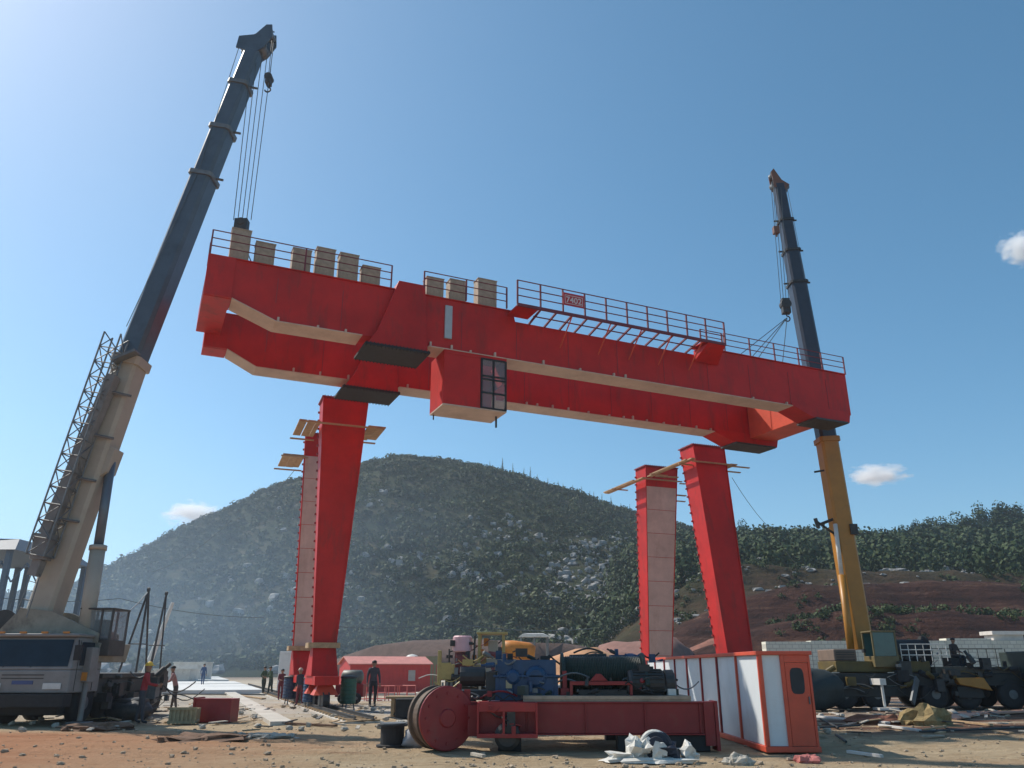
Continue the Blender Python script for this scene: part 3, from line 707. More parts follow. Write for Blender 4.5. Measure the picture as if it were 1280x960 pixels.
# ------------------------------------------------------------------ crane track
tr0 = Vector((-3.2, 27.5, 0)) ; 
def lay(p0, L_, w, z0, z1, off=0):
    a = p0 + UB * off; b_ = a + UU * L_; s_ = UB * (w / 2)
    return [a - s_ + Vector((0, 0, z0)), a + s_ + Vector((0, 0, z0)), b_ + s_ + Vector((0, 0, z0)), b_ - s_ + Vector((0, 0, z0))], [a - s_ + Vector((0, 0, z1)), a + s_ + Vector((0, 0, z1)), b_ + s_ + Vector((0, 0, z1)), b_ - s_ + Vector((0, 0, z1))]
tstart = Vector((-8.2, 37.0, 0)) - UU * 9.5
TR = thing('crane_track', 'steel crane rail on short sleepers running back under the left gantry legs', 'rail track', tstart, 0)
mb = MB(); mb.hexa(*lay(tstart, 60, 1.3, -.05, .03)); part('track_bed', mb, CONC, TR, world=True)
mb = MB()
for k in range(70):
    a = tstart + UU * (k * .75 + .2); mb.beam(a - UB * .55 + Vector((0, 0, .035)), a + UB * .55 + Vector((0, 0, .035)), .2, .1)
part('sleepers', mb, WOOD, TR, world=True)['kind'] = 'stuff'
for off in (-.3, .3):
    mb = MB()
    for z0, z1, w_ in ((.085, .1, .12), (.1, .17, .03), (.17, .2, .07)): mb.hexa(*lay(tstart, 60, w_, z0, z1, off))
    part('rail', mb, DARK, TR, world=True)
mb = MB(); mb.hexa(*lay(tstart, 85, .7, -.06, .10, -2.6)); setting('kerb_strip', mb, CONC)

# ------------------------------------------------------------------ truck cranes
def lattice(mb, A, B, w, h, n, r, up=(0, 0, 1)):
    A, B = Vector(A), Vector(B); d, S, U = mb.frame(A, B, up)
    cs = [S * (w / 2) + U * (h / 2), S * (-w / 2) + U * (h / 2), S * (-w / 2) - U * (h / 2), S * (w / 2) - U * (h / 2)]
    for c in cs: mb.tube(A + c, B + c, r * 1.5, n=5)
    for k in range(n):
        p, q = A.lerp(B, k / n), A.lerp(B, (k + 1) / n)
        for i in range(4):
            a, b = cs[i], cs[(i + 1) % 4]
            mb.tube(p + a, q + b, r, n=4) if k % 2 else mb.tube(p + b, q + a, r, n=4)
            mb.tube(p + a, p + b, r, n=4)
def wheel_part(parent, c, axis, r=.62, w=.42):
    c = Vector(c); ax = Vector(axis).normalized()
    t = MB(); t.lathe(c - ax * w / 2, c + ax * w / 2, [(0, r * .60), (.01, r * .86), (.06, r * .98), (w / 2, r), (w - .06, r * .98), (w - .01, r * .86), (w, r * .60)], 22)
    o = part('wheel', t, BLACK, parent, world=True, smooth=True)
    m_ = MB(); m_.lathe(c - ax * (w / 2 + .01), c + ax * (w / 2 + .01), [(0, r * .2), (.03, r * .55), (w - .01, r * .55), (w + .02, r * .2)], 16); part('rim', m_, STEEL, o, world=True)
def hook(parent, top, blockc, hb, nfall, spread, m, hookr=.13, wide=.5):
    mb = MB()
    for k in range(nfall):
        x = (k - (nfall - 1) / 2) * spread
        mb.tube(Vector(top) + Vector((x * 1.3, 0, 0)), Vector(blockc) + Vector((x, 0, hb / 2)), .016, n=5)
    part('hoist_rope', mb, ROPE, parent, world=True)
    c = Vector(blockc); b = MB(); b.box(c, (wide, .35, hb)); b.lathe(c + Vector((0, -.2, .1)), c + Vector((0, .2, .1)), [(0, hb * .33), (.4, hb * .33)], 14)
    o = part('hook_block', b, m, parent, world=True, bev=.03)
    h = MB(); z0 = c - Vector((0, 0, hb / 2 + .05)); h.tube(z0 + Vector((0, 0, .1)), z0 - Vector((0, 0, .08)), .035)
    pts = [z0 + Vector((hookr * math.sin(a), 0, -.08 - hookr + hookr * math.cos(a))) for a in [k * .45 for k in range(11)]]
    h.path(pts, .035, 6); part('hook', h, DARK, o, world=True)

# --- left crane: carrier facing the camera, boom swung to the right
LC = thing('truck_crane', 'cream truck crane at left with slate-blue telescopic boom and folded lattice jib', 'crane', (-15, 29, 0))
zc = 26.2
mb = MB()   # carrier cab with raked face
x0, x1 = -16.45, -13.6
mb.hexa([Vector((x0, zc, .95)), Vector((x1, zc, .95)), Vector((x1, zc + 1.9, .95)), Vector((x0, zc + 1.9, .95))], [Vector((x0, zc, 1.62)), Vector((x1, zc, 1.62)), Vector((x1, zc + 1.9, 1.62)), Vector((x0, zc + 1.9, 1.62))])
mb.hexa([Vector((x0, zc + .01, 1.623)), Vector((x1, zc + .01, 1.623)), Vector((x1, zc + 1.9, 1.623)), Vector((x0, zc + 1.9, 1.623))], [Vector((x0 + .05, zc + .28, 2.6)), Vector((x1 - .05, zc + .28, 2.6)), Vector((x1 - .05, zc + 1.9, 2.6)), Vector((x0 + .05, zc + 1.9, 2.6))])
mb.bb(x0 - .02, x1 + .02, zc + .12, zc + 2.0, 2.603, 2.70)
CABW = mat('grimy_grey_white', (.23, .22, .21), .5, .12, 2, dirt=(.16, .13, .11), dirt_amt=.7, dscale=1.5)
ccab = part('carrier_cab', mb, CABW, LC, world=True, bev=.04)
mb = MB(); n_ = Vector((0, -.03, 0)); a_ = Vector((x0 + .14, zc + .055, 1.72)); b_ = Vector((x1 - .14, zc + .055, 1.72)); c_ = Vector((x1 - .18, zc + .245, 2.52)); d_ = Vector((x0 + .18, zc + .245, 2.52))
mb.hexa([a_ + n_, b_ + n_, b_, a_], [d_ + n_, c_ + n_, c_, d_]); part('windscreen', mb, GLASS, ccab, world=True)
mb = MB(); mb.bb(x1 + .002, x1 + .02, zc + .45, zc + 1.3, 1.75, 2.45); part('side_window', mb, GLASS, ccab, world=True)
for xa, xb in ((x0 + .7, x0 + 1.25), (x1 - 1.3, x1 - .75)):
    mb = MB(); mb.beam((xa, zc + .03, 1.70), (xb, zc + .12, 2.05), .02, .02); part('wiper', mb, BLACK, ccab, world=True)
mb = MB(); mb.bb(x1 + .003, x1 + .012, zc + .32, zc + .335, 1.0, 2.5); mb.bb(x1 + .003, x1 + .012, zc + 1.42, zc + 1.435, 1.0, 2.5); mb.bb(x1 + .003, x1 + .03, zc + 1.2, zc + 1.34, 1.6, 1.64); part('door_seam', mb, BLACK, ccab, world=True)
for k in range(4):
    mb = MB(); xk = x0 + .4 + k * .68; mb.bb(xk - .1, xk + .1, zc + .1, zc + .16, 2.703, 2.76); part('marker_lamp', mb, ORANGE, ccab, world=True)
mb = MB(); mb.bb(-15.35, -14.7, zc - .015, zc - .002, 1.2, 1.31); part('number_strip', mb, mat('faded_blue', (.05, .08, .2), .5), ccab, world=True)
for x in (x0 + .5, x1 - .5):
    mb = MB(); mb.bb(x - .28, x + .28, zc - .03, zc - .002, 1.06, 1.24); part('headlight', mb, mat('headlight_glass', (.6, .6, .58), .15), ccab, world=True, bev=.01)
mb = MB(); mb.bb(x0 - .02, x1 + .02, zc - .2, zc + .3, .55, .93); part('bumper', mb, BLACK, ccab, world=True, bev=.03)
mb = MB()
for z in (1.36, 1.46): mb.bb(-15.7, -14.4, zc - .012, zc - .002, z, z + .03)
part('grille', mb, DARK, ccab, world=True)
mb = MB(); mb.bb(x1 + .05, x1 + .25, zc - .1, zc + .0, 1.9, 2.35); mb.tube((x1, zc + .2, 2.5), (x1 + .15, zc - .05, 2.3), .02); part('mirror', mb, BLACK, ccab, world=True)
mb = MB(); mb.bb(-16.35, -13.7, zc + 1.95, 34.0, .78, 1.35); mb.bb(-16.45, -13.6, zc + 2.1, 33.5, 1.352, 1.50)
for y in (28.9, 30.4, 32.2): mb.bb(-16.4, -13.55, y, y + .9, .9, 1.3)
part('chassis', mb, mat('darkened_cream', (.07, .062, .055), .7, .3, 3), LC, world=True, bev=.02)  # cream darkened so the shade below the carrier sits in its colour
mb = MB(); mb.bb(-16.2, -14.0, 26.6, 33.8, .3, .775); mb.bb(-14.2, -13.62, 29.8, 31.1, .3, .775); part('tank_and_shade_fill', mb, BLACK, LC, world=True, bev=.05)  # black boxes added as shade in the gap under the carrier, tank among them
for y in (27.6, 29.2, 31.6, 33.0):
    for x in (-16.15, -13.9): wheel_part(LC, (x, y, .62), (1, 0, 0))
mb = MB(); mb.bb(-13.8, -13.38, 26.9, 27.4, 1.25, 2.3); mb.tube((-13.55, 27.15, .1), (-13.55, 27.15, 1.25), .09); mb.bb(-13.85, -13.25, 26.85, 27.45, .02, .09); o = part('outrigger', mb, CABW, LC, world=True, bev=.02)
mb = MB(); mb.bb(-13.76, -13.42, 26.885, 26.898, 1.3, 1.55); part('warning_panel', mb, ORANGE, o, world=True)
# superstructure
mb = MB()
mb.lathe((-14.9, 28.6, 1.5), (-14.9, 28.6, 1.85), [(0, .95), (.35, .95)], 20)
mb.hexa([Vector((-17.6, 27.4, 1.86)), Vector((-13.5, 27.4, 1.86)), Vector((-13.5, 29.6, 1.86)), Vector((-17.6, 29.6, 1.86))], [Vector((-17.6, 27.4, 2.75)), Vector((-13.4, 27.4, 2.45)), Vector((-13.4, 29.6, 2.45)), Vector((-17.6, 29.6, 2.75))])
sup = part('superstructure', mb, mat('murky_cream', (.26, .23, .18), .6, .2, 3, dirt=(.07, .055, .045), dirt_amt=.8), LC, world=True, bev=.03)
mb = MB(); # side cheek plates holding the boom foot
for y in (27.35, 28.75):
    F = [Vector((-16.9, y, 2.7)), Vector((-16.2, y, 3.55)), Vector((-15.2, y, 3.45)), Vector((-13.5, y, 2.75)), Vector((-13.5, y, 2.45))]; K = [v + Vector((0, .06, 0)) for v in F]; n = 5
    mb.add(F + K, [tuple(range(n)), tuple(range(2 * n - 1, n - 1, -1))] + [(i + n, (i + 1) % n + n, (i + 1) % n, i) for i in range(n)])
part('boom_bracket', mb, MATS['murky_cream'], sup, world=True)
mb = MB(); mb.bb(-18.9, -17.2, 27.2, 29.7, 1.9, 3.1); part('counterweight', mb, BOOM2, sup, world=True, bev=.05)
mb = MB(); mb.lathe((-16.9, 27.7, 3.1), (-16.9, 29.3, 3.1), [(0, .42), (.05, .42), (.06, .3), (1.5, .3), (1.52, .42), (1.6, .42)], 18); part('winch', mb, DARK, sup, world=True)
mb = MB()   # operator cab: frame of posts with glass
cx0, cx1, cy0, cy1, cz0, cz1 = -14.25, -13.15, 27.5, 28.6, 2.1, 3.5
for x in (cx0, (cx0 + cx1) / 2 + .15, cx1 - .05):
    for y in (cy0, cy1): mb.bb(x - .035, x + .035, y - .035, y + .035, cz0, cz1)
mb.bb(cx0 - .05, cx1, cy0 - .05, cy1 + .05, cz1, cz1 + .06); mb.bb(cx0 - .03, cx1 - .01, cy0 - .03, cy1 + .03, cz0 - .05, cz0 + .45)
oc = part('operator_cab', mb, mat('darkened_cream', (.07, .062, .055)), LC, world=True, bev=.015)
mb = MB(); mb.bb(cx0 + .04, cx1 - .09, cy0 - .01, cy0 + .01, cz0 + .46, cz1 - .01); mb.bb(cx1 - .04, cx1 - .03, cy0 + .04, cy1 - .04, cz0 + .46, cz1 - .01); part('glass', mb, gm, oc, world=True)
mb = MB(); mb.bb(-14.0, -13.6, 27.9, 28.3, cz0 + .45, cz0 + 1.1); part('seat', mb, BLACK, oc, world=True)
# boom
F0 = at(54, 770, 28.0); K1 = at(166, 448, 28.0); TP = at(317, 68, 28.0)
dB = (TP - F0).normalized()
def lin(py):  # point on boom axis with the picture height py
    t0 = K1; 
    y0, y1 = 448, 68; k = (448 - py) / 380; 
    lo, hi = 0.0, 1.0
    for _ in range(30):
        m_ = (lo + hi) / 2; q = K1.lerp(TP, m_); d_ = q.y * _c + (q.z - CAMH) * _n; v_ = 480 - FPX * (-q.y * _n + (q.z - CAMH) * _c) / d_
        if v_ > py: lo = m_
        else: hi = m_
    return K1.lerp(TP, lo)
mb = MB(); mb.beam(F0, K1, .9, .92, .95, .98, up=(0, 1, 0), ch=.12)
mb.beam(K1 - dB * .35, K1 - dB * .02, 1.12, 1.16, up=(0, 1, 0), ch=.1); bm = part('boom_base', mb, BOOM2, LC, world=True, bev=.01)
bot = F0 + (K1 - F0) * .52 ; 
mb = MB(); dd_, S1, U1 = mb.frame(F0, K1, (0, 1, 0))
hp = at(140, 575, 28.0)
mb.hexa([hp + Vector((-.5, -.35, -.9)), hp + Vector((.05, -.35, -.5)), hp + Vector((.05, .35, -.5)), hp + Vector((-.5, .35, -.9))], [hp + Vector((-.4, -.35, .6)), hp + Vector((.22, -.35, .35)), hp + Vector((.22, .35, .35)), hp + Vector((-.4, .35, .6))]); part('cylinder_lug', mb, BOOM2, bm, world=True, bev=.02)
secs = [(448, 221, .86, .96), (221, 163, .80, .88), (163, 107, .74, .80), (107, 66, .68, .72)]
for a, b, w_, h_ in secs:
    A_, B_ = lin(a), lin(b); mb = MB(); mb.beam(A_ - dB * .1, B_, w_, h_, up=(0, 1, 0), ch=.14)
    o = part('boom_section', mb, BOOM1, LC, world=True, bev=.01)
    if b > 70:
        mb = MB(); mb.beam(B_ - dB * .18, B_ + dB * .0, w_ + .12, h_ + .12, up=(0, 1, 0), ch=.1)
        d_, S_b, U_b = mb.frame(A_, B_, (0, 1, 0))
        mb.tube(B_ - S_b * (w_ / 2 + .35), B_ - S_b * (w_ / 2), .05, n=6); mb.tube(B_ + S_b * (w_ / 2), B_ + S_b * (w_ / 2 + .12) - dB * .15, .09, n=6)
        part('collar', mb, STEEL, o, world=True)
mb = MB()
for y in (-.32, .32):
    q = [at(298, 66, 28), at(302, 52, 28), at(322, 50, 28), at(336, 38, 28), at(343, 38, 28), at(343, 52, 28), at(332, 66, 28), at(322, 72, 28)]
    F = [v + Vector((0, y - .03, 0)) for v in q]; K = [v + Vector((0, .06, 0)) for v in F]; n = len(q)
    mb.add(F + K, [tuple(range(n))[::-1], tuple(range(n, 2 * n))] + [(i, (i + 1) % n, (i + 1) % n + n, i + n) for i in range(n)])
hd = part('boom_head', mb, BOOM1, LC, world=True)
for px, py, r_ in ((306, 59, .24), (328, 62, .26), (338, 44, .18)):
    mb = MB(); c = at(px, py, 28); mb.lathe(c - Vector((0, .28, 0)), c + Vector((0, .28, 0)), [(0, r_), (.06, r_), (.1, r_ * .8), (.46, r_ * .8), (.5, r_), (.56, r_)], 16); part('sheave', mb, STEEL, hd, world=True)
mb = MB(); mb.tube(at(304, 50, 28), at(330, 38, 28), .03); mb.tube(at(330, 38, 28), at(343, 40, 28), .03); part('guide_bar', mb, STEEL, hd, world=True)
# luffing cylinder
ca = at(104, 806, 27.6); cb = at(139, 578, 28.0); cm = ca.lerp(cb, .52)
mb = MB(); mb.tube(ca, cm, .25, n=16); mb.tube(cm - (cb - ca).normalized() * .15, cm, .29, n=16); o = part('luffing_cylinder', mb, BOOM2, LC, world=True, smooth=True)
mb = MB(); mb.tube(cm, cb, .16, n=14); part('piston_rod', mb, mat('rod_steel', (.12, .15, .18), .35, .1, 3, metal=.2), o, world=True, smooth=True)
# folded jib beside the boom
ja, jb = at(50, 695, 27.1), at(146, 420, 27.1)
mb = MB(); lattice(mb, ja, jb, .62, .62, 14, .022, up=(0, 1, 0)); j = part('lattice_jib', mb, STEEL, LC, world=True)
mb = MB(); sa, sb = at(58, 668, 27.2), at(142, 470, 27.2); mb.beam(sa, sb, .34, .42, up=(0, 1, 0)); mb.beam(at(50, 700, 27.2), sa, .52, .5, .62, .5, up=(0, 1, 0), ch=.1); mb.beam(at(42, 720, 27.2), at(50, 700, 27.2), .3, .35, up=(0, 1, 0)); part('jib_inner_section', mb, mat('jib_grey', (.20, .19, .18), .6, .2, 3), j, world=True)
mb = MB()
for q in (.1, .35, .62, .9):
    p = sa.lerp(sb, q); mb = MB(); mb.tube(p, p + Vector((.75, .3, -.1)), .05, n=6); part('jib_clamp', mb, STEEL, j, world=True)
mb = MB(); mb.beam(at(143, 452, 27.3), at(172, 440, 27.3), .1, .5, up=(0, 1, 0)); part('jib_clamp', mb, STEEL, j, world=True)
mb = MB(); mb.path([at(40, 715, 27.2), at(30, 742, 27.2), at(20, 768, 27.2)], .018); mb.path([at(50, 718, 27.2), at(42, 745, 27.2), at(33, 772, 27.2)], .018)
for k in range(5): mb.tube(at(40 - 4 * k, 715 + 11 * k, 27.2), at(50 - 3.5 * k, 718 + 11 * k, 27.2), .012, n=4)
part('ladder', mb, STEEL, j, world=True)
mb = MB(); mb.path([at(301, 52, 27.7), at(248, 215, 27.5), at(158, 408, 27.4)], .014); part('guy_rope', mb, ROPE, LC, world=True)
# ropes; main block hidden in the tall box top between the girders
blk = at(302, 282, 27.2)
hook(LC, at(328, 66, 27.9), blk, .5, 5, .17, DARK)
sh = at(336, 100, 27.9)
hook(LC, at(341, 50, 27.9), sh, .5, 2, .06, DARK, .12, .22)
SL = thing('lifting_sling', 'steel lifting slings between the left crane hook and the bridge end', 'sling', P0, BA)
mb = MB()
for x, y in ((-6.1, .5), (-5.3, .5), (-6.1, 5.5), (-5.3, 5.5)):
    w2 = P0.to_2d() + uB * x + uU * y; mb.tube(blk - Vector((0, 0, .45)), (w2.x, w2.y, 15.33), .022, n=5)
part('rope', mb, ROPE, SL, world=True)

# --- right crane
RC = thing('truck_crane', 'yellow truck crane at right whose dark boom rises behind the bridge end', 'crane', (15.8, 38.5, 0))
YR = 38.6
f0 = at(1077, 812, 39.4); k1 = at(1033, 548, 39.4); tp = at(973, 232, 39.4); dR = (tp - k1).normalized()
mb = MB(); mb.beam(f0, k1, .9, .98, .9, .92, up=(0, 1, 0), ch=.12); mb.beam(k1 - dR * .25, k1, 1.05, 1.05, up=(0, 1, 0), ch=.1); bm = part('boom_base', mb, YEL, RC, world=True, bev=.01)
mb = MB(); mb.tube(at(1021, 657, 39.0), at(1044, 648, 39.2), .07); mb.tube(at(1021, 652, 39.0), at(1044, 668, 39.2), .06); mb.tube(at(1019, 648, 39.0), at(1023, 660, 39.0), .1); mb.box(at(1066, 662, 39), (.35, .4, .5)); mb.tube(at(1018, 590, 39), at(1030, 588, 39), .05); part('jib_bracket', mb, DARK, bm, world=True)
def linR(py):
    lo, hi = 0.0, 1.0
    for _ in range(30):
        m_ = (lo + hi) / 2; q = k1.lerp(tp, m_); d_ = q.y * _c + (q.z - CAMH) * _n; v_ = 480 - FPX * (-q.y * _n + (q.z - CAMH) * _c) / d_
        if v_ > py: lo = m_
        else: hi = m_
    return k1.lerp(tp, lo)
for a, b, w_, h_ in [(548, 354, .84, .86), (354, 314, .76, .76), (314, 276, .68, .68), (276, 232, .6, .6)]:
    A_, B_ = linR(a), linR(b); mb = MB(); mb.beam(A_ - dR * .1, B_, h_, w_, up=(0, 1, 0), ch=.14); o = part('boom_section', mb, NAVY, RC, world=True, bev=.01)
    if b > 240:
        mb = MB(); mb.beam(B_ - dR * .14, B_, h_ + .12, w_ + .12, up=(0, 1, 0), ch=.1); d_, S_b, U_b = mb.frame(A_, B_, (0, 1, 0)); mb.tube(B_ - S_b * (w_ / 2 + .3), B_ + S_b * (w_ / 2 + .3), .05, n=6); part('collar', mb, DARK, o, world=True)
mb = MB()
for y in (-.26, .26):
    q = [at(966, 236, 39.4), at(962, 218, 39.4), at(965, 214, 39.4), at(975, 228, 39.4), at(985, 234, 39.4), at(978, 242, 39.4)]
    F = [v + Vector((0, y - .03, 0)) for v in q]; K = [v + Vector((0, .06, 0)) for v in F]; n = len(q)
    mb.add(F + K, [tuple(range(n))[::-1], tuple(range(n, 2 * n))] + [(i, (i + 1) % n, (i + 1) % n + n, i + n) for i in range(n)])
hd = part('boom_head', mb, mat('brown_head', (.16, .07, .04), .5), RC, world=True)
for px, py, r_ in ((968, 232, .24), (965, 219, .16), (981, 236, .2)):
    mb = MB(); c = at(px, py, 39.4); mb.lathe(c - Vector((0, .22, 0)), c + Vector((0, .22, 0)), [(0, r_), (.05, r_), (.1, r_ * .8), (.34, r_ * .8), (.39, r_), (.44, r_)], 14); part('sheave', mb, STEEL, hd, world=True)
c1, c2 = at(1066, 830, 38.6), at(1044, 655, 39.0); cm = c1.lerp(c2, .62)
mb = MB(); mb.tube(c1, cm, .17, n=12); o = part('luffing_cylinder', mb, YEL, RC, world=True, smooth=True)
mb = MB(); mb.tube(cm, c2, .10, n=12); part('piston_rod', mb, WHITE, o, world=True, smooth=True)
rb = at(982, 383, 38.3); hook(RC, at(970, 234, 39.1), rb, .85, 4, .14, DARK, .15, .42)
mb = MB(); sb_ = at(970, 288, 38.9); mb.tube(at(966, 222, 39.0), sb_, .014, n=5); part('hoist_rope', mb, ROPE, RC, world=True)
mb = MB(); mb.box(sb_, (.32, .3, .42)); mb.tube(sb_ - Vector((0, 0, .2)), sb_ - Vector((0, 0, .4)), .05); o = part('hook_block', mb, mat('brown_head', (.16, .07, .04)), RC, world=True, bev=.04)
mb = MB(); mb.path([at(984, 236, 39.6), at(1008, 354, 39.8), at(1030, 470, 39.9)], .014); part('guy_rope', mb, ROPE, RC, world=True)
SR = thing('lifting_sling', 'four spread steel slings under the right crane hook', 'sling', P0, BA)
mb = MB()
for x, y in ((17.6, .5), (19.2, .5), (17.6, 5.5), (19.2, 5.5)):
    w2 = P0.to_2d() + uB * x + uU * y; mb.tube(rb - Vector((0, 0, .65)), (w2.x, w2.y, 15.33), .02, n=5)
part('rope', mb, ROPE, SR, world=True)
# carrier seen from the side
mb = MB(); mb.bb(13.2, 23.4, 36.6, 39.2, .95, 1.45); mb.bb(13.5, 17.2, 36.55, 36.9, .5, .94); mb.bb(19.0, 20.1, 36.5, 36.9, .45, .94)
part('chassis', mb, mat('shade_black_chassis', (.015, .018, .018), .6, .3, 3), RC, world=True, bev=.03)  # near-black base carries the deep shade among the machinery
for x in (14.2, 15.6, 18.1, 19.5, 21.4, 22.7):
    for y in (36.8, 38.9): wheel_part(RC, (x, y, .6), (0, 1, 0), .6, .42)
mb = MB(); mb.bb(14.1, 18.2, 36.9, 39.1, 1.5, 1.95); mb.lathe((15.7, 38, 1.45), (15.7, 38, 1.6), [(0, 1.0), (.15, 1.0)], 20); sp_ = part('superstructure', mb, mat('olive_yellow', (.11, .075, .015), .6, .3, 2, dirt=(.04, .04, .03), dirt_amt=.7), RC, world=True, bev=.03)
mb = MB(); mb.bb(14.1, 15.1, 37.0, 39.0, 1.953, 2.45); part('counterweight', mb, mat('brown_grey_weight', (.16, .11, .08), .7, .2, 3), sp_, world=True, bev=.05)
mb = MB()
for z in np.arange(2.0, 2.4, .1): mb.bb(14.2, 15.0, 36.97, 36.995, z, z + .04)
part('grille', mb, DARK, sp_, world=True)
mb = MB()
cx0, cx1, cy0, cy1, cz0, cz1 = 15.75, 16.75, 36.7, 37.7, 2.003, 3.15
for x in (cx0, cx1):
    for y in (cy0, cy1): mb.bb(x - .035, x + .035, y - .035, y + .035, cz0, cz1)
mb.bb(cx0 - .05, cx1 + .05, cy0 - .05, cy1 + .05, cz1, cz1 + .06); mb.bb(cx0 - .04, cx1 + .04, cy0 - .04, cy1 + .04, cz0 - .3, cz0 + .15)
oc = part('operator_cab', mb, mat('dull_ochre', (.16, .12, .05), .6, .2, 3), RC, world=True, bev=.015)
mb = MB(); mb.bb(cx0 + .04, cx1 - .04, cy0 - .01, cy0 + .01, cz0 + .16, cz1 - .01); mb.bb(cx0 + .04, cx1 - .04, cy1 - .01, cy1 + .01, cz0 + .16, cz1 - .01); part('glass', mb, mat('teal_glass', (.05, .12, .12), .15), oc, world=True)
mb = MB(); mb.lathe((17.1, 38.6, 2.35), (18.9, 38.6, 2.35), [(0, .7), (.06, .72), (.1, .55), (1.7, .55), (1.74, .72), (1.8, .7)], 22); part('winch', mb, BLACK, sp_, world=True)
mb = MB()
for x in np.arange(16.95, 19.0, .33): mb.tube((x, 36.75, 1.95), (x, 36.75, 2.65), .018, n=5)
for z in (2.2, 2.42, 2.65): mb.tube((16.95, 36.75, z), (18.95, 36.75, z), .02, n=5)
part('deck_railing', mb, WHITE, RC, world=True)
mb = MB(); mb.bb(18.3, 23.2, 36.7, 39.1, 1.453, 1.72)
for x in np.arange(19.0, 22.8, .42): mb.tube((x, 39.0, 1.7), (x, 39.0, 2.5), .022, n=5)
mb.tube((19, 39, 2.5), (22.7, 39, 2.5), .025, n=5); mb.tube((19, 39, 2.1), (22.7, 39, 2.1), .02, n=5)
part('deck', mb, mat('dark_deck', (.07, .06, .045), .6, .3), RC, world=True, bev=.02)
mb = MB(); mb.hexa([Vector((19.05, 36.3, 1.0)), Vector((20.4, 36.3, .75)), Vector((20.4, 36.7, .75)), Vector((19.05, 36.7, 1.0))], [Vector((18.9, 36.3, 1.28)), Vector((20.1, 36.3, 1.28)), Vector((20.1, 36.7, 1.28)), Vector((18.9, 36.7, 1.28))]); part('mudguard', mb, YEL, RC, world=True, bev=.03)
mb = MB(); mb.bb(15.35, 15.6, 35.6, 36.6, 1.0, 1.25); mb.tube((15.47, 35.75, .15), (15.47, 35.75, 1.2), .06); mb.bb(15.1, 15.9, 35.4, 36.1, .03, .12); part('outrigger', mb, WHITE, RC, world=True)
mb = MB(); mb.beam((16.7, 35.9, .3), (17.3, 36.4, 1.25), .08, .3); part('rod', mb, STEEL, RC, world=True)
# dark lorry beyond the right edge
DT = thing('lorry', 'dark box-sided lorry cut off by the right edge behind the yellow crane deck', 'lorry', (24.6, 38, 0))
mb = MB(); mb.bb(21.95, 27.2, 35.6, 38.1, .95, 2.35); part('cargo_box', mb, mat('dark_green_box', (.02, .035, .03), .6, .3, 2), DT, world=True, bev=.04)
mb = MB(); mb.bb(21.9, 27.2, 35.9, 37.8, .6, .947); part('chassis', mb, DARK, DT, world=True)
for x in (22.9, 24.2, 26.2): wheel_part(DT, (x, 35.8, .55), (0, 1, 0), .55, .35)
# covered stack in front of the left end of the crane
mb = MB(); mb.blob((12.0, 36.2, .75), (2.0, 1.2, .95), 3, .12, 10, 18, flat=-.75); single('tarpaulin_heap', mb, mat('blue_green_tarpaulin', (.02, .03, .032), .7, .3, 2, bump=.5), 'dark blue-green tarpaulin covered heap between the white cabin and the yellow crane', 'tarpaulin', smooth=True)

# ------------------------------------------------------------------ white panel cabin
WB = thing('electrical_cabin', 'narrow white panelled site cabin with orange-red frame and door', 'cabin', (5.4, 18.6, 0))
xa, xb, ya, yb, zt = 5.4, 6.52, 18.55, 34.0, 2.0
mb = MB(); mb.bb(xa + .03, xb - .03, ya + .03, yb - .03, .12, zt - .05); part('wall', mb, PANEL, WB, world=True)
nP = 8
mb = MB(); mb.bb(xa - .05, xb + .05, ya - .05, yb + .05, zt - .045, zt + .035); mb.bb(xa - .03, xb + .03, ya - .03, yb + .03, .0, .115); part('roof', mb, RED2, WB, world=True, bev=.01)
for k in range(nP + 1):
    y = ya + (yb - ya) * k / nP; mb = MB(); wv = .05 if 0 < k < nP else .09
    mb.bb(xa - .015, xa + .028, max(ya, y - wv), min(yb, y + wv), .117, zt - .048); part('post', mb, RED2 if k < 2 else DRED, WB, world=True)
mb = MB(); mb.bb(xa + .0, xa + .075, ya - .02, ya + .028, .117, zt - .048); mb.bb(xa + .47, xa + .55, ya - .02, ya + .028, .117, zt - .048); mb.bb(xb - .05, xb, ya - .02, ya + .028, .117, zt - .048); mb.bb(xa + .55, xb - .05, ya - .02, ya + .028, zt - .2, zt - .048); part('door_frame', mb, RED2, WB, world=True, bev=.006)
mb = MB(); mb.bb(xa + .56, xb - .055, ya - .005, ya + .028, .125, zt - .205); dr = part('door', mb, RED2, WB, world=True, bev=.006)
mb = MB(); mb.rings([[Vector((xa + .80 + .15 * math.copysign(min(1, abs(math.cos(a)) ** .5), math.cos(a)), y, 1.42 + .27 * math.copysign(min(1, abs(math.sin(a)) ** .5), math.sin(a)))) for a in [2 * math.pi * i / 20 for i in range(20)]] for y in (ya - .012, ya - .006)]); part('window', mb, GLASS, dr, world=True)
mb = MB(); mb.bb(xb - .12, xb - .1, ya - .05, ya - .006, .95, 1.1); part('handle', mb, STEEL, dr, world=True)

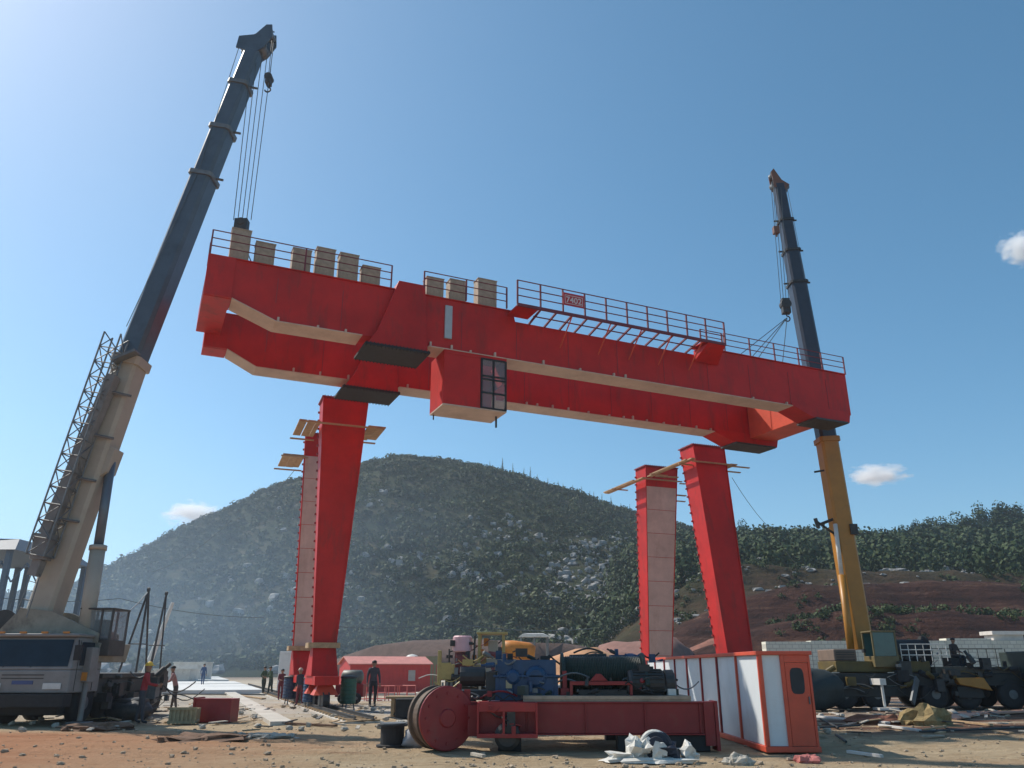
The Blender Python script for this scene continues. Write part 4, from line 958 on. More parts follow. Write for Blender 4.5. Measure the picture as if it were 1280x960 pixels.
# ------------------------------------------------------------------ hoist trolley (foreground)
HT = thing('hoist_trolley', 'heavy red hoist trolley with blue gearboxes lying in the foreground', 'hoist trolley', (1.7, 19.3, 0))
fx0, fx1, fy0, fy1 = -.75, 4.42, 18.95, 21.4
mb = MB(); mb.bb(fx0, fx1, fy0, fy0 + .3, .34, .95); mb.bb(fx0, fx1, fy0 - .06, fy0 + .36, .952, .985); mb.bb(fx0, fx1, fy0 - .06, fy0 + .36, .31, .338)
for x in (-.7, .3, 1.6, 2.9, 4.1): mb.bb(x, x + .03, fy0 - .05, fy0 - .002, .342, .948)
fb = part('frame_beam', mb, DRED, HT, world=True, bev=.008)
mb = MB(); mb.bb(fx0, fx1, fy1, fy1 + .3, .34, .95); part('frame_beam', mb, DRED, HT, world=True, bev=.008)
mb = MB()
for x in (-.6, 1.5, 3.9): mb.bb(x, x + .3, fy0 + .362, fy1 - .002, .36, .93)
part('cross_member', mb, DRED, HT, world=True)
mb = MB(); mb.bb(fx0 + .0, fx0 + 1.3, fy0 - .42, fy0 - .065, .28, .36); mb.bb(fx0, fx0 + .04, fy0 - .42, fy0 - .065, .362, .98); mb.bb(fx0 + .55, fx0 + .6, fy0 - .42, fy0 - .065, .362, .8); mb.bb(fx0 + 1.26, fx0 + 1.3, fy0 - .42, fy0 - .065, .362, .98); mb.bb(fx0 + .042, fx0 + 1.258, fy0 - .42, fy0 - .39, .80, .98); part('wheel_housing', mb, mat('trolley_red', (.32, .02, .02), .5, .2, 3, dirt=(.12, .04, .03), dirt_amt=.6), HT, world=True, bev=.006)
mb = MB(); mb.lathe((-.1, fy0 - .33, .3), (-.1, fy0 - .1, .3), [(0, .2), (.05, .28), (.18, .28), (.23, .2)], 18); mb.bb(fx0 + .64, fx0 + .82, fy0 - .35, fy0 - .12, .362, .78); part('wheel', mb, DARK, HT, world=True)
# big flanged wheel at the left, turned towards the camera
cc = Vector((-1.42, 18.75, .66)); ax = Vector((.50, -.866, 0)).normalized()
mb = MB(); mb.lathe(cc - ax * .62, cc, [(0, .58), (.02, .66), (.1, .66), (.12, .60), (.42, .60), (.44, .66), (.52, .66), (.54, .6), (.56, .62), (.62, .64)], 40); dm = part('rope_drum', mb, mat('rusty_rim', (.10, .065, .045), .7, .3, 4), HT, world=True)
mb = MB(); mb.lathe(cc, cc + ax * .05, [(0, .655), (.035, .655), (.05, .63)], 40); mb.lathe(cc + ax * .051, cc + ax * .09, [(0, .2), (.04, .17)], 20)
d_, S_, U_ = mb.frame(cc, cc + ax, (0, 0, 1))
for i in range(12):
    a = i * math.pi / 6; p = cc + (S_ * math.cos(a) + U_ * math.sin(a)) * .5 + ax * .05; mb.tube(p, p + ax * .03, .03, n=6)
part('drum_flange', mb, DRED, dm, world=True, bev=.005)
mb = MB(); mb.beam((-1.3, 19.2, .62), (-.76, 19.3, .62), .35, .7); mb.beam((-1.25, 18.95, .62), (-.76, 19.0, .6), .05, .62, up=(0, 0, 1)); part('drum_bracket', mb, DRED, HT, world=True)
# black sleepers under the trolley
SLP = thing('support_blocks', 'black timber blocks propping the red hoist trolley off the ground', 'blocks', (1.7, 19.5, 0))
for x, w_ in ((-.3, .5), (2.3, .35), (3.2, 1.1)):
    for ya_, yb_ in ((18.95, 19.4), (21.3, 21.75)): mb = MB(); mb.bb(x, x + w_, ya_, yb_, -.02, .3); part('block', mb, BLACK, SLP, world=True, bev=.02)
mb = MB(); mb.bb(4.43, 4.5, 18.85, 19.35, .0, 1.0); mb.bb(4.2, 4.42, 18.88, 18.93, .1, .98); part('end_plate', mb, DRED, HT, world=True)
mb = MB(); mb.bb(.25, 3.95, 18.95, 20.2, 1.03, 1.10); mb.bb(.25, 3.95, 18.97, 20.2, .986, 1.027); part('deck_board', mb, BLOCKM, HT, world=True)
def gearbox(x0, x1, y0, y1, z0, z1, m):
    mb = MB(); mb.bb(x0, x1, y0, y1, z0, z0 + (z1 - z0) * .5); mb.bb(x0 + .04, x1 - .04, y0 + .04, y1 - .04, z0 + (z1 - z0) * .5 + .045, z1 - .12); mb.bb(x0 - .05, x1 + .05, y0 - .05, y1 + .05, z0 + (z1 - z0) * .5 + .001, z0 + (z1 - z0) * .5 + .044)
    cxm = x0 + (x1 - x0) * .65; mb.lathe((cxm, y0 - .05, z0 + (z1 - z0) * .5), (cxm, y0 + .2, z0 + (z1 - z0) * .5), [(0, .16), (.04, .24), (.24, .3)], 18)
    mb.lathe((x0 + (x1 - x0) * .28, y0 - .07, z0 + (z1 - z0) * .5), (x0 + (x1 - x0) * .28, y0 + .2, z0 + (z1 - z0) * .5), [(0, .1), (.04, .16), (.24, .2)], 18)
    for k in range(5): xx = x0 + .1 + (x1 - x0 - .2) * k / 4; mb.bb(xx - .012, xx + .012, y0 - .02, y0 + .0, z0 + .04, z1 - .2 if k % 2 else z0 + (z1 - z0) * .48)
    for k in range(8): xx = x0 + (x1 - x0) * (k + .5) / 8; mb.tube((xx, y0 - .03, z0 + (z1 - z0) * .5 - .03), (xx, y0 - .03, z0 + (z1 - z0) * .5 + .08), .018, n=6)
    mb.tube((x0 + .2, (y0 + y1) / 2, z1 - .12), (x0 + .2, (y0 + y1) / 2, z1 + .02), .05)
    return part('gearbox', mb, m, HT, world=True, bev=.02)
gb = gearbox(-.38, 1.05, 19.45, 20.3, .99, 1.98, BLUE)
mb = MB(); mb.bb(-.14, .0, 19.42, 19.445, 1.25, 1.42); part('rating_plate', mb, mat('brass_plate', (.4, .33, .2), .4), gb, world=True)
mb = MB(); mb.bb(-.6, -.36, 19.5, 20.1, 1.0, 1.6); mb.tube((-.62, 19.8, 1.5), (-1.2, 19.8, 1.5), .22, n=14); mb.bb(-1.3, -.5, 19.6, 20.2, .99, 1.2); part('brake', mb, DARK, HT, world=True, bev=.01)
# main drum with rope grooves
mb = MB(); pr = [(0, .46), (.06, .46), (.07, .38)]
n = 44
for i in range(n): pr += [(.1 + i * 1.75 / n, .372), (.1 + (i + .5) * 1.75 / n, .392)]
pr += [(1.88, .38), (1.89, .46), (1.95, .46)]
mb.lathe((1.15, 20.0, 1.56), (3.1, 20.0, 1.56), pr, 28); part('hoist_drum', mb, DGREEN, HT, world=True)
mb = MB(); mb.bb(1.1, 1.3, 19.35, 20.6, .99, 1.25); mb.bb(1.15, 1.25, 19.4, 20.5, 1.25, 1.62); mb.bb(1.3, 2.7, 19.15, 19.25, 1.32, 1.40); mb.bb(1.3, 1.36, 19.15, 19.25, 1.1, 1.32); mb.bb(2.64, 2.7, 19.15, 19.25, 1.1, 1.32); mb.hexa([Vector((1.75, 19.14, 1.41)), Vector((2.15, 19.14, 1.41)), Vector((2.15, 19.26, 1.41)), Vector((1.75, 19.26, 1.41))], [Vector((1.9, 19.14, 1.56)), Vector((2.0, 19.14, 1.56)), Vector((2.0, 19.26, 1.56)), Vector((1.9, 19.26, 1.56))]); part('drum_stand', mb, DRED, HT, world=True, bev=.008)
gearbox(2.35, 3.15, 20.3, 20.9, 1.35, 2.10, BLUE)
mb = MB(); mb.lathe((2.65, 19.55, 1.36), (3.72, 19.55, 1.36), [(0, .24), (.05, .28), (.8, .28), (.82, .24), (.84, .29), (1.03, .29), (1.07, .2)], 22)
for i in range(20):
    a = i * math.pi / 10; mb.beam((2.75, 19.55 + .29 * math.cos(a), 1.36 + .29 * math.sin(a)), (3.42, 19.55 + .29 * math.cos(a), 1.36 + .29 * math.sin(a)), .012, .03, up=(0, math.cos(a), math.sin(a)))
mb.bb(2.9, 3.15, 19.4, 19.7, 1.6, 1.76); mb.bb(2.8, 3.3, 19.4, 19.7, 1.101, 1.14); part('motor', mb, DARK, HT, world=True)
mb = MB(); mb.bb(3.5, 3.68, 19.2, 19.4, 1.102, 1.24); part('junction_box', mb, WHITE, HT, world=True, bev=.01)
mb = MB(); mb.bb(1.3, 2.9, 20.5, 20.75, 1.0, 1.9); mb.tube((1.4, 20.6, 1.9), (2.3, 20.6, 1.93), .09, n=10); mb.bb(3.16, 3.4, 20.4, 20.8, 1.4, 1.72); mb.bb(1.5, 2.6, 19.3, 19.6, 1.102, 1.22); part('drive_shaft', mb, DARK, HT, world=True, bev=.01)
mb = MB(); mb.path([Vector((-.5, 18.9, .99)), Vector((-.35, 18.92, 1.13)), Vector((-.2, 18.95, 1.02)), Vector((-.05, 18.93, 1.12)), Vector((.1, 18.95, .99))], .014); mb.path([Vector((2.4, 19.3, 1.2)), Vector((2.6, 19.1, 1.4)), Vector((2.9, 19.15, 1.2)), Vector((3.3, 19.1, 1.12))], .016); part('cable', mb, BLACK, HT, world=True)

# ------------------------------------------------------------------ yellow machine behind the trolley
YM = thing('drilling_rig', 'cluttered pale yellow machine with pink tank and open cab beside the blue gearbox', 'machine', (-1.2, 30, 0))
mb = MB(); mb.bb(-2.2, 2.2, 29.4, 31.2, .75, 1.05); mb.bb(-2.3, -1.0, 29.3, 31.0, 1.052, 1.3); part('chassis', mb, DARK, YM, world=True, bev=.02)
for x in (-1.6, -.2, 1.4): wheel_part(YM, (x, 29.6, .42), (0, 1, 0), .42, .28); 
mb = MB()
x0_, x1_ = -1.15, -.3
for x in (x0_, x1_):
    for y in (29.6, 30.5): mb.bb(x - .05, x + .05, y - .05, y + .05, 1.052, 2.8)
mb.bb(x0_ - .1, x1_ + .15, 29.5, 30.6, 2.8, 2.87); mb.bb(x0_, x1_, 30.45, 30.5, 1.4, 2.2); cb_ = part('cab', mb, YEL2, YM, world=True, bev=.01)
mb = MB(); mb.bb(x0_ + .25, x1_ - .1, 29.8, 30.2, 1.6, 2.0); mb.bb(x0_ + .3, x1_ - .2, 30.1, 30.2, 2.2, 2.6); part('seat', mb, BOOM2, cb_, world=True, bev=.02)
mb = MB(); mb.lathe((-1.75, 29.7, 2.2), (-1.75, 29.7, 2.75), [(0, .3), (.04, .34), (.5, .34), (.55, .28)], 16); part('tank', mb, mat('pinkish_white_tank', (.6, .35, .38), .5, .1), YM, world=True)
mb = MB(); mb.bb(-2.0, -1.5, 29.5, 30.3, 1.302, 2.19); mb.bb(-1.95, -1.55, 29.4, 29.49, 1.5, 2.1); part('engine', mb, mat('maroon_engine', (.18, .04, .04), .6, .4, 5), YM, world=True, bev=.02)
mb = MB(); rnd = random.Random(4)
for (x, z0, z1, w_) in ((-2.5, 1.1, 2.25, .12), (-2.28, 1.3, 1.85, .35), (-1.2, 1.3, 1.75, .3), (-2.05, 1.3, 1.8, .16), (-.8, 1.1, 1.4, .2)): mb = MB(); mb.bb(x - w_ / 2, x + w_ / 2, 29.15, 29.38, z0, z1); part('hose_cabinet', mb, YEL2, YM, world=True, bev=.02)
mb = MB()
for k in range(16): x = -2.4 + k * .15; mb.bb(x, x + .07, 29.1, 29.14, 1.05 + .1 * rnd.random(), 1.2 + .15 * rnd.random())
mb.path([Vector((-2.5, 29.1, 1.0)), Vector((-2.1, 29.0, .75)), Vector((-1.4, 29.0, .85)), Vector((-.8, 29.05, .7)), Vector((-.3, 29.1, .95))], .03); part('valve_bank', mb, STEEL, YM, world=True)
mb = MB(); mb.tube((-2.2, 29.6, 1.3), (-2.2, 29.6, 2.3), .03); mb.tube((-1.35, 29.5, 1.3), (-1.3, 29.5, 2.75), .035); mb.tube((-2.2, 29.6, 2.2), (-1.3, 29.6, 2.5), .025); part('pipework', mb, DARK, YM, world=True)
OM = thing('concrete_mixer', 'orange drum mixer seen above the dark green hoist drum, left of the orange soil', 'mixer', (.4, 40, 0))
mb = MB(); mb.lathe((-.5, 40, 2.55), (1.1, 40, 2.35), [(0, .22), (.1, .36), (.5, .42), (1.3, .42), (1.6, .3)], 20); part('drum', mb, ORANGE, OM, world=True, smooth=True)
mb = MB(); mb.bb(-.6, 1.3, 39.5, 40.5, .7, .95); 
for x in (-.4, 1.0): mb.beam((x, 39.7, .95), (x, 39.9, 2.1), .1, .1); mb.beam((x, 40.3, .95), (x, 40.1, 2.1), .1, .1)
mb.bb(-.9, -.5, 39.7, 40.3, 1.9, 2.6); part('frame', mb, DARK, OM, world=True)
for x in (-.3, 1.0): wheel_part(OM, (x, 39.5, .4), (0, 1, 0), .4, .2)

# ------------------------------------------------------------------ red shed, tank, canopy
SH = thing('red_shed', 'low red gabled site shed with pale ridge beyond the walking worker', 'shed', (-8.4, 59, 0), R(23))
mb = MB(); W_, D_ = 5.7, 3.6
P = [(0, 0), (D_, 0), (D_, 1.9), (D_ / 2, 2.35), (0, 1.9)]
F = [Vector((-W_ / 2, y, z)) for y, z in P]; K = [Vector((W_ / 2, y, z)) for y, z in P]; n = 5
mb.add(F + K, [tuple(range(n))[::-1], tuple(range(n, 2 * n))] + [(i, (i + 1) % n, (i + 1) % n + n, i + n) for i in range(n)])
SHR = mat('shed_red_sheet', (.50, .05, .045), .5, .1, 2); part('wall', mb, SHR, SH)
mb = MB(); 
for y0, z0, y1, z1 in ((-.15, 1.87, D_ / 2, 2.37), (D_ + .15, 1.87, D_ / 2, 2.37)): mb.hexa([Vector((-W_ / 2 - .15, y0, z0)), Vector((W_ / 2 + .15, y0, z0)), Vector((W_ / 2 + .15, y1, z1)), Vector((-W_ / 2 - .15, y1, z1))][::1 if y0 < 1 else -1], [Vector((-W_ / 2 - .15, y0, z0 + .06)), Vector((W_ / 2 + .15, y0, z0 + .06)), Vector((W_ / 2 + .15, y1, z1 + .06)), Vector((-W_ / 2 - .15, y1, z1 + .06))][::1 if y0 < 1 else -1])
part('roof', mb, mat('pale_pink_roof', (.55, .22, .18), .6, .15, 2), SH)  # roof sheet paler and pinker than the walls
mb = MB(); mb.bb(1.25, 1.75, -.03, -.003, .8, 1.5); part('window', mb, mat('grey_window', (.4, .38, .34), .4), SH)
mb = MB()
for k in range(26): x = -W_ / 2 + .12 + k * .24; mb.bb(x, x + .03, -.018, -.002, .02, 1.86)
part('sheet_ribs', mb, SHR, SH)['kind'] = 'stuff'
mb = MB(); mb.bb(-10.5, -2.2, 55.2, 58.0, -.05, .12); setting('pale_plinth', mb, CONC)
TK = thing('storage_tank', 'white round storage tank rising behind the red shed roof', 'tank', (-8.2, 70, 0))
mb = MB(); c = at(515, 828, 70); mb.lathe((c.x, 70, .3), (c.x, 70, 3.6), [(0, .85), (.1, .9), (1.5, .9), (1.85, .82), (2.15, .62), (2.35, .35), (2.42, .05)], 24); part('shell', mb, WHITE, TK, world=True, smooth=True)
mb = MB(); mb.bb(c.x + .3, c.x + 2.2, 69.5, 70.5, .2, 2.55); part('housing', mb, mat('olive_housing', (.2, .2, .12), .7), TK, world=True)
CP = thing('canopy', 'low white roofed canopy far behind the yellow machine', 'canopy', (2, 85, 0))
mb = MB(); a, b = at(648, 794, 85), at(688, 794, 85); mb.hexa([Vector((a.x, 84, a.z - .2)), Vector((b.x, 84, a.z - .2)), Vector((b.x, 88, a.z - .1)), Vector((a.x, 88, a.z - .1))], [Vector((a.x + .4, 84, a.z + .1)), Vector((b.x - .8, 84, a.z + .1)), Vector((b.x - .6, 88, a.z + .3)), Vector((a.x + 1, 88, a.z + .3))]); part('roof', mb, WHITE, CP, world=True)
mb = MB()
for x in (a.x + .3, (a.x + b.x) / 2, b.x - .3):
    for y in (84.2, 87.6): mb.tube((x, y, 0), (x, y, a.z - .15), .07, n=6)
part('post', mb, STEEL, CP, world=True)
# site barrier tangle of pink-red frames between leg and shed
rnd = random.Random(9)
for q in range(5):
    p = Vector((-8.4 + q * .55, 46 + .3 * q, 0)); mb = MB()
    for x in (0, .5, 1.0): mb.tube((x, 0, 0), (x, 0, .75), .025, n=5)
    for z in (.1, .4, .75): mb.tube((0, 0, z), (1.0, 0, z), .025, n=5)
    mb.tube((0, 0, 0), (.1, .4, 0), .025, n=5); mb.tube((1, 0, 0), (.9, .4, 0), .025, n=5)
    single('barrier', mb, mat('pink_red_barrier', (.6, .14, .12), .5), ['leftmost', 'second', 'middle', 'fourth', 'rightmost'][q] + ' pink-red metal barrier frame between the left legs and the red shed', 'barrier', 'red barrier frames by the left legs', loc=p, rz=rnd.uniform(-.4, .4))
# pale block behind far left leg
mb = MB(); mb.bb(-17.2, -16.1, 62.5, 64, 0, 2.8); single('block_hut', mb, WHITE, 'pale grey upright hut just left of the left gantry legs', 'hut', bev=.05)
MC = thing('site_compressor', 'dark round compressor standing right of the base of the left gantry leg', 'compressor', (-8.1, 43, 0))
mb = MB(); mb.lathe((-8.6, 43, 1.25), (-7.5, 43, 1.25), [(0, .15), (.1, .32), (1.0, .32), (1.1, .15)], 16); part('tank', mb, mat('grey_green_tank', (.12, .14, .12), .5, .3), MC, world=True, smooth=True)
mb = MB(); mb.bb(-8.8, -7.4, 42.6, 43.4, .3, .9); mb.bb(-8.4, -7.6, 42.7, 43.2, .9, .95); part('body', mb, DRED, MC, world=True, bev=.03)
for x in (-8.4, -7.7): wheel_part(MC, (x, 42.5, .25), (0, 1, 0), .25, .16)
mb = MB(); 
# drums by the left legs
DR = [(435, 36.3, GREEN, 'dark green ribbed drum, nearest of the row beside the left legs', 1.0), (388, 38.0, BLUE, 'blue drum beside the foot of the broad red leg', .95), (362, 42.0, mat('navy_drum_paint', (.02, .04, .09), .5), 'navy drum at the far end of the row by the track', .95)]
dl = DARK
for px, y, m_, lab, s in DR:
    x = at(px, 870, y).x
    t = thing('drum', lab, 'drum', (x, y, 0), 0, 'drums along the crane track')
    mb = MB(); pr = [(0, .30), (.02, .33)]
    for i in range(6): pr += [(.06 + i * .15, .33), (.10 + i * .15, .345), (.14 + i * .15, .33)]
    pr += [(.98, .33), (1.0, .31)]
    pr = [(a * s, b) for a, b in pr]
    mb.lathe((0, 0, .25), (0, 0, 1.25), pr, 20); part('barrel', mb, m_, t, smooth=False)
    mb = MB(); mb.lathe((0, 0, .25 + s), (0, 0, .4 + s), [(.002, .35), (.06, .36), (.1, .3), (.12, .12)], 20); part('lid', mb, dl, t)
    for a in (0.5, 2.6, 4.7):
        mb = MB(); mb.tube((.25 * math.cos(a), .25 * math.sin(a), .26), (.3 * math.cos(a), .3 * math.sin(a), 0), .03, n=6); part('leg', mb, STEEL, t)

# ------------------------------------------------------------------ far left steelwork, derricks, white boom, wires
SB = thing('steel_building', 'open steel framed building with pale blue roof beyond the left crane', 'building', (-52, 85, 0))
mb = MB(); a = at(-60, 690, 85); b = at(33, 690, 85); zt = at(0, 672, 85).z
mb.hexa([Vector((a.x - 10, 83, a.z)), Vector((b.x, 83, a.z)), Vector((b.x, 100, a.z)), Vector((a.x - 10, 100, a.z))], [Vector((a.x - 10, 83.5, zt)), Vector((b.x - 1.6, 86, zt)), Vector((b.x - 1.6, 97, zt)), Vector((a.x - 10, 99, zt))]); part('roof', mb, GREYB, SB, world=True)
for i, xx in enumerate((a.x - 9, a.x, b.x - 9, b.x - 1)):
    for y in (83.8, 99): mb = MB(); mb.bb(xx - .25, xx + .25, y - .25, y + .25, 0, a.z - .01); part('column', mb, GREYB, SB, world=True)
mb = MB()
for z in (a.z - 1.4, a.z - 3.3, a.z - 5.5): mb.bb(a.x - 8.5, b.x - 1.5, 83.6, 83.8, z, z + .35)
for k in range(8): x0_ = a.x - 8 + k * 2.6; mb.tube((x0_, 83.7, a.z - 3.2), (x0_ + 1.3, 83.7, a.z - 1.3), .08, n=5); mb.tube((x0_ + 1.3, 83.7, a.z - 1.3), (x0_ + 2.6, 83.7, a.z - 3.2), .08, n=5)
part('girder', mb, GREYB, SB, world=True)
for i, (px, py, Yd, lab) in enumerate([(186, 737, 46, 'thin dark tripod derrick with a pulley left of the white sloping pole'), (208, 742, 48, 'slimmer dark pole frame just right of the tripod derrick')]):
    tp_ = at(px, py, Yd); t = thing('derrick', lab, 'derrick', (tp_.x, Yd, 0)); 
    for k, (dx, dy) in enumerate(((-1.1, -.4), (.2, -.6), (.1, 1.3)) if i == 0 else ((-.5, 0), (.15, .4), (-.2, -.5))):
        mb = MB(); mb.tube((dx, dy, 0), (0, 0, tp_.z), .06 if i == 0 else .045, n=6); part('leg', mb, DARK, t)
    mb = MB(); mb.tube((-.5, -.2, tp_.z * .5), (.12, -.25, tp_.z * .5), .03, n=5); mb.tube((.12, -.3, tp_.z * .5), (.05, .6, tp_.z * .5), .03, n=5); mb.lathe((-.05, 0, tp_.z), (.05, 0, tp_.z), [(0, .12), (.1, .12)], 10); part('brace', mb, DARK, t)
mb = MB(); a = at(182, 822, 55); b = at(216, 753, 55); mb.tube((a.x, 55, .9), b, .24, .1, 10); mb.box((a.x, 55, .5), (1.4, 1.2, 1.0)); single('sloping_boom', mb, WHITE, 'white sloping pole rising behind the dark derricks', 'pole')
def wire(pts, r, label):
    mb = MB(); P_ = []
    for a, b in zip(pts[:-1], pts[1:]):
        n = 14
        for k in range(n): t_ = k / n; p = a.lerp(b, t_); p.z -= (b - a).length * .03 * 4 * t_ * (1 - t_); P_.append(p)
    P_.append(pts[-1]); mb.path(P_, r, 5); single('cable', mb, ROPE, label, 'cable')
wire([at(143, 776, 40), at(185, 740, 46)], .03, 'dark cable from the left crane cab up to the derrick head')
wire([at(-40, 742, 75), at(150, 748, 90), at(330, 772, 90)], .035, 'long sagging wire crossing low in front of the big hill at left')
wire([at(420, 783, 120), at(560, 778, 120), at(740, 786, 120)], .06, 'pale wire crossing the foot of the big hill in the centre')
wire([at(915, 597, 45), at(966, 664, 52), at(1010, 720, 60)], .015, 'thin guy wire dropping right from the top of the leaning red leg')
wire([at(368, 588, 42), at(290, 650, 60), at(190, 715, 75)], .015, 'thin guy wire dropping left from the platform of the left rear leg')
mb = MB()
for q, (px, wv, hh) in enumerate([(222, 2.2, 1.4), (242, 2.0, 2.2), (205, 2.6, 1.1)]):
    Yd = 105 + q * 6; c = at(px, 830, Yd); mb = MB(); mb.bb(-wv, wv, -1.5, 1.5, 0, hh); mb.bb(-wv - .1, wv + .1, -1.6, 1.6, hh + .01, hh + .15); mb.bb(-.4, .4, -1.53, -1.51, 0, min(hh - .1, 1.9))
    single('site_hut', mb, WHITE if q < 2 else BOOM2, ['low white site hut far beyond the slabs', 'taller white site hut far beyond the slabs, left of the open view', 'lowest cream hut far away behind the derricks'][q], 'hut', loc=(c.x, Yd, 0))
# soil heaps
def heap(px0, px1, py, Yd, m_, lab, seed, dep=5, name='soil_heap'):
    a, b = at(px0, py, Yd), at(px1, py, Yd); mb = MB(); mb.blob((0, 0, 0), ((b.x - a.x) / 2, dep, a.z), seed, .16, 12, 26, flat=-.3); single(name, mb, m_, lab, 'heap', smooth=True, loc=((a.x + b.x) / 2, Yd, 0))
heap(680, 785, 813, 95, mat('orange_soil', (.48, .25, .13), .95, .2, 1.5, bump=.8), 'bright orange soil heap behind the hoist drum', 1)
heap(725, 880, 797, 104, mat('purple_brown_soil', (.22, .11, .085), .95, .2, 1.2, bump=.8), 'purple-brown earth mound behind the base of the tan right rear leg', 2, 8)
heap(430, 800, 796, 128, mat('grey_brown_spoil', (.10, .062, .05), .95, .35, 1.0, bump=1), 'long grey-brown spoil bank behind the yellow machine', 5, 8)
heap(810, 1010, 800, 112, mat('red_rubble', (.22, .09, .06), .95, .35, 1.0, bump=1), 'red rubble bank between the two right gantry legs', 8, 8)

# ------------------------------------------------------------------ yard clutter
mb = MB(); mb.bb(-.62, .62, -.35, .35, 0, .72); mb.bb(-.66, -.6, -.39, .39, 0, .76); mb.bb(-.6, .6, -.37, -.352, .0, .06); mb.bb(-.6, .6, -.37, -.352, .66, .73)
single('red_box', mb, DRED, 'dull red steel box on the ground right of the worker in the yellow helmet', 'box', bev=.01, loc=(gnd(265, 903).x, gnd(265, 903).y + .3, 0), rz=R(-4))
mb = MB(); mb.bb(-.4, .4, -.28, .28, .03, .46)
for k in range(7): x = -.38 + k * .127; mb.bb(x - .035, x + .035, -.31, -.282, 0, .5)
mb.bb(-.44, .44, -.34, -.312, .42, .5); mb.bb(-.44, .44, -.34, -.312, .02, .1)
single('slatted_crate', mb, mat('beige_slats', (.34, .27, .16), .85, .2, 6, dirt=(.15, .11, .07), dirt_amt=.6), 'small beige slatted crate between the worker in the yellow helmet and the red box', 'crate', loc=(gnd(222, 906).x, 27.7, 0), rz=.1)
mb = MB(); mb.blob((0, 0, .3), (.85, .5, .4), 8, .2, 8, 14, flat=-.3); mb.tube((-.6, 0, .5), (.6, 0, .5), .2); single('dark_machine', mb, DARK, 'low dark machine part beside the worker in the yellow helmet', 'machine part', smooth=True, loc=(gnd(200, 895).x, 29.3, 0))
mb = MB(); mb.tube((0, 0, 0), (0, 0, 1.35), .04); mb.bb(-.4, .4, -.02, .02, .9, 1.35); single('stand', mb, DARK, 'dark post with a small board behind the yellow sack', 'stand', loc=(gnd(222, 890).x, 32, 0))
BN = thing('work_bench', 'long tan plank bench left of the hoist trolley', 'bench', (-3.2, 31.5, 0))
mb = MB(); mb.bb(-4.6, -1.9, 31.2, 32.2, .62, .70); part('bench_top', mb, WOOD, BN, world=True, bev=.01)
for x in (-4.4, -2.2): mb = MB(); mb.bb(x, x + .12, 31.3, 32.1, 0, .617); part('leg', mb, WOOD, BN, world=True)
mb = MB(); mb.bb(-.5, .5, -.3, .3, 0, .6); mb.bb(-.53, .53, -.33, .33, .602, .64); single('black_crate', mb, BLACK, 'black crate standing under the tan plank bench', 'crate', bev=.01, loc=(-3.6, 30.6, 0))
BK = thing('cable_reel', 'dark squat reel with pale disc top, left of the big red drum flange', 'reel', (gnd(484, 937).x, 19.9, 0))
mb = MB(); mb.lathe((0, 0, 0), (0, 0, .5), [(0, .36), (.04, .36), (.05, .27), (.42, .27), (.43, .34), (.47, .34)], 22); part('reel', mb, BLACK, BK)
mb = MB(); mb.lathe((0, 0, .47), (0, 0, .52), [(.001, .3), (.03, .3)], 20); part('disc', mb, STEEL, BK)
mb = MB(); mb.blob((0, 0, .16), (.32, .28, .24), 12, .2, 8, 12, flat=-.16); single('sack', mb, mat('grey_sack', (.3, .3, .32), .8, .2, 6, bump=.4), 'crumpled grey sack touching the right side of the dark reel', 'sack', smooth=True, loc=(BK.location.x + .55, 19.75, 0))
BG = thing('wrapped_bundle', 'dark round bundle half wrapped in crumpled white sheeting in front of the hoist trolley', 'bundle', (gnd(825, 955).x, 16.9, 0))
mb = MB(); mb.lathe((0, -.2, .27), (.12, .22, .27), [(0, .05), (.002, .17), (.05, .18), (.06, .25), (.12, .285), (.3, .27), (.4, .2)], 26); mb.blob((.2, -.05, .15), (.28, .24, .2), 52, .5, 8, 12); part('roll', mb, mat('dark_blue_roll', (.012, .018, .035), .6, .4, 6, bump=.6), BG, smooth=False)
mb = MB(); mb.lathe((-.02, -.12, .275), (.01, .0, .275), [(0, .262), (.03, .295), (.07, .292)], 26); part('band', mb, CLOTHW, BG)
mb = MB(); mb.blob((-.3, 0, .16), (.26, .3, .28), 31, .5, 10, 16, flat=-.16); mb.blob((-.55, -.05, .05), (.4, .22, .1), 33, .6, 8, 14, flat=-.05); mb.blob((.62, 0, .12), (.16, .25, .2), 36, .5, 8, 12, flat=-.12); mb.blob((.15, -.3, .03), (.7, .16, .06), 39, .5, 6, 14, flat=-.03); mb.blob((.05, -.28, .2), (.14, .06, .14), 41, .5, 6, 10); part('sheeting', mb, CLOTHW, BG, smooth=False)
def lump(px, py, s, lab, seed, m_, name='rubble_pile', cat='rubble', amp=.35, hz=.45):
    p = gnd(px, py); mb = MB(); mb.blob((0, 0, 0), (s, s * .6, s * hz), seed, amp, 9, 16, flat=-.05)
    r_ = random.Random(seed)
    for k in range(9): mb.blob((r_.uniform(-s, s), r_.uniform(-s * .6, s * .6), .03), (.12, .1, .09), seed + k, .4, 4, 6)
    single(name, mb, m_, lab, cat, loc=(p.x, p.y, 0))
MUD = mat('dark_clod_earth', (.16, .09, .055), .95, .35, 6, bump=.6); PAL = mat('pale_rubble', (.42, .38, .32), .95, .25, 8, bump=.6)
lump(125, 912, .9, 'dark mud clods in front of the left crane wheels', 1, MUD, hz=.2)
lump(255, 925, 1.0, 'flat ridge of dark clods in the middle of the tan foreground', 2, MUD, hz=.16)
lump(330, 922, .7, 'low pale rubble patch left of the crane rail end', 3, PAL, hz=.14)
lump(1160, 905, .75, 'yellow-brown rubble heap in front of the yellow crane wheels', 4, mat('yellow_rubble', (.28, .2, .09), .95, .35, 8, bump=.6), hz=.7)
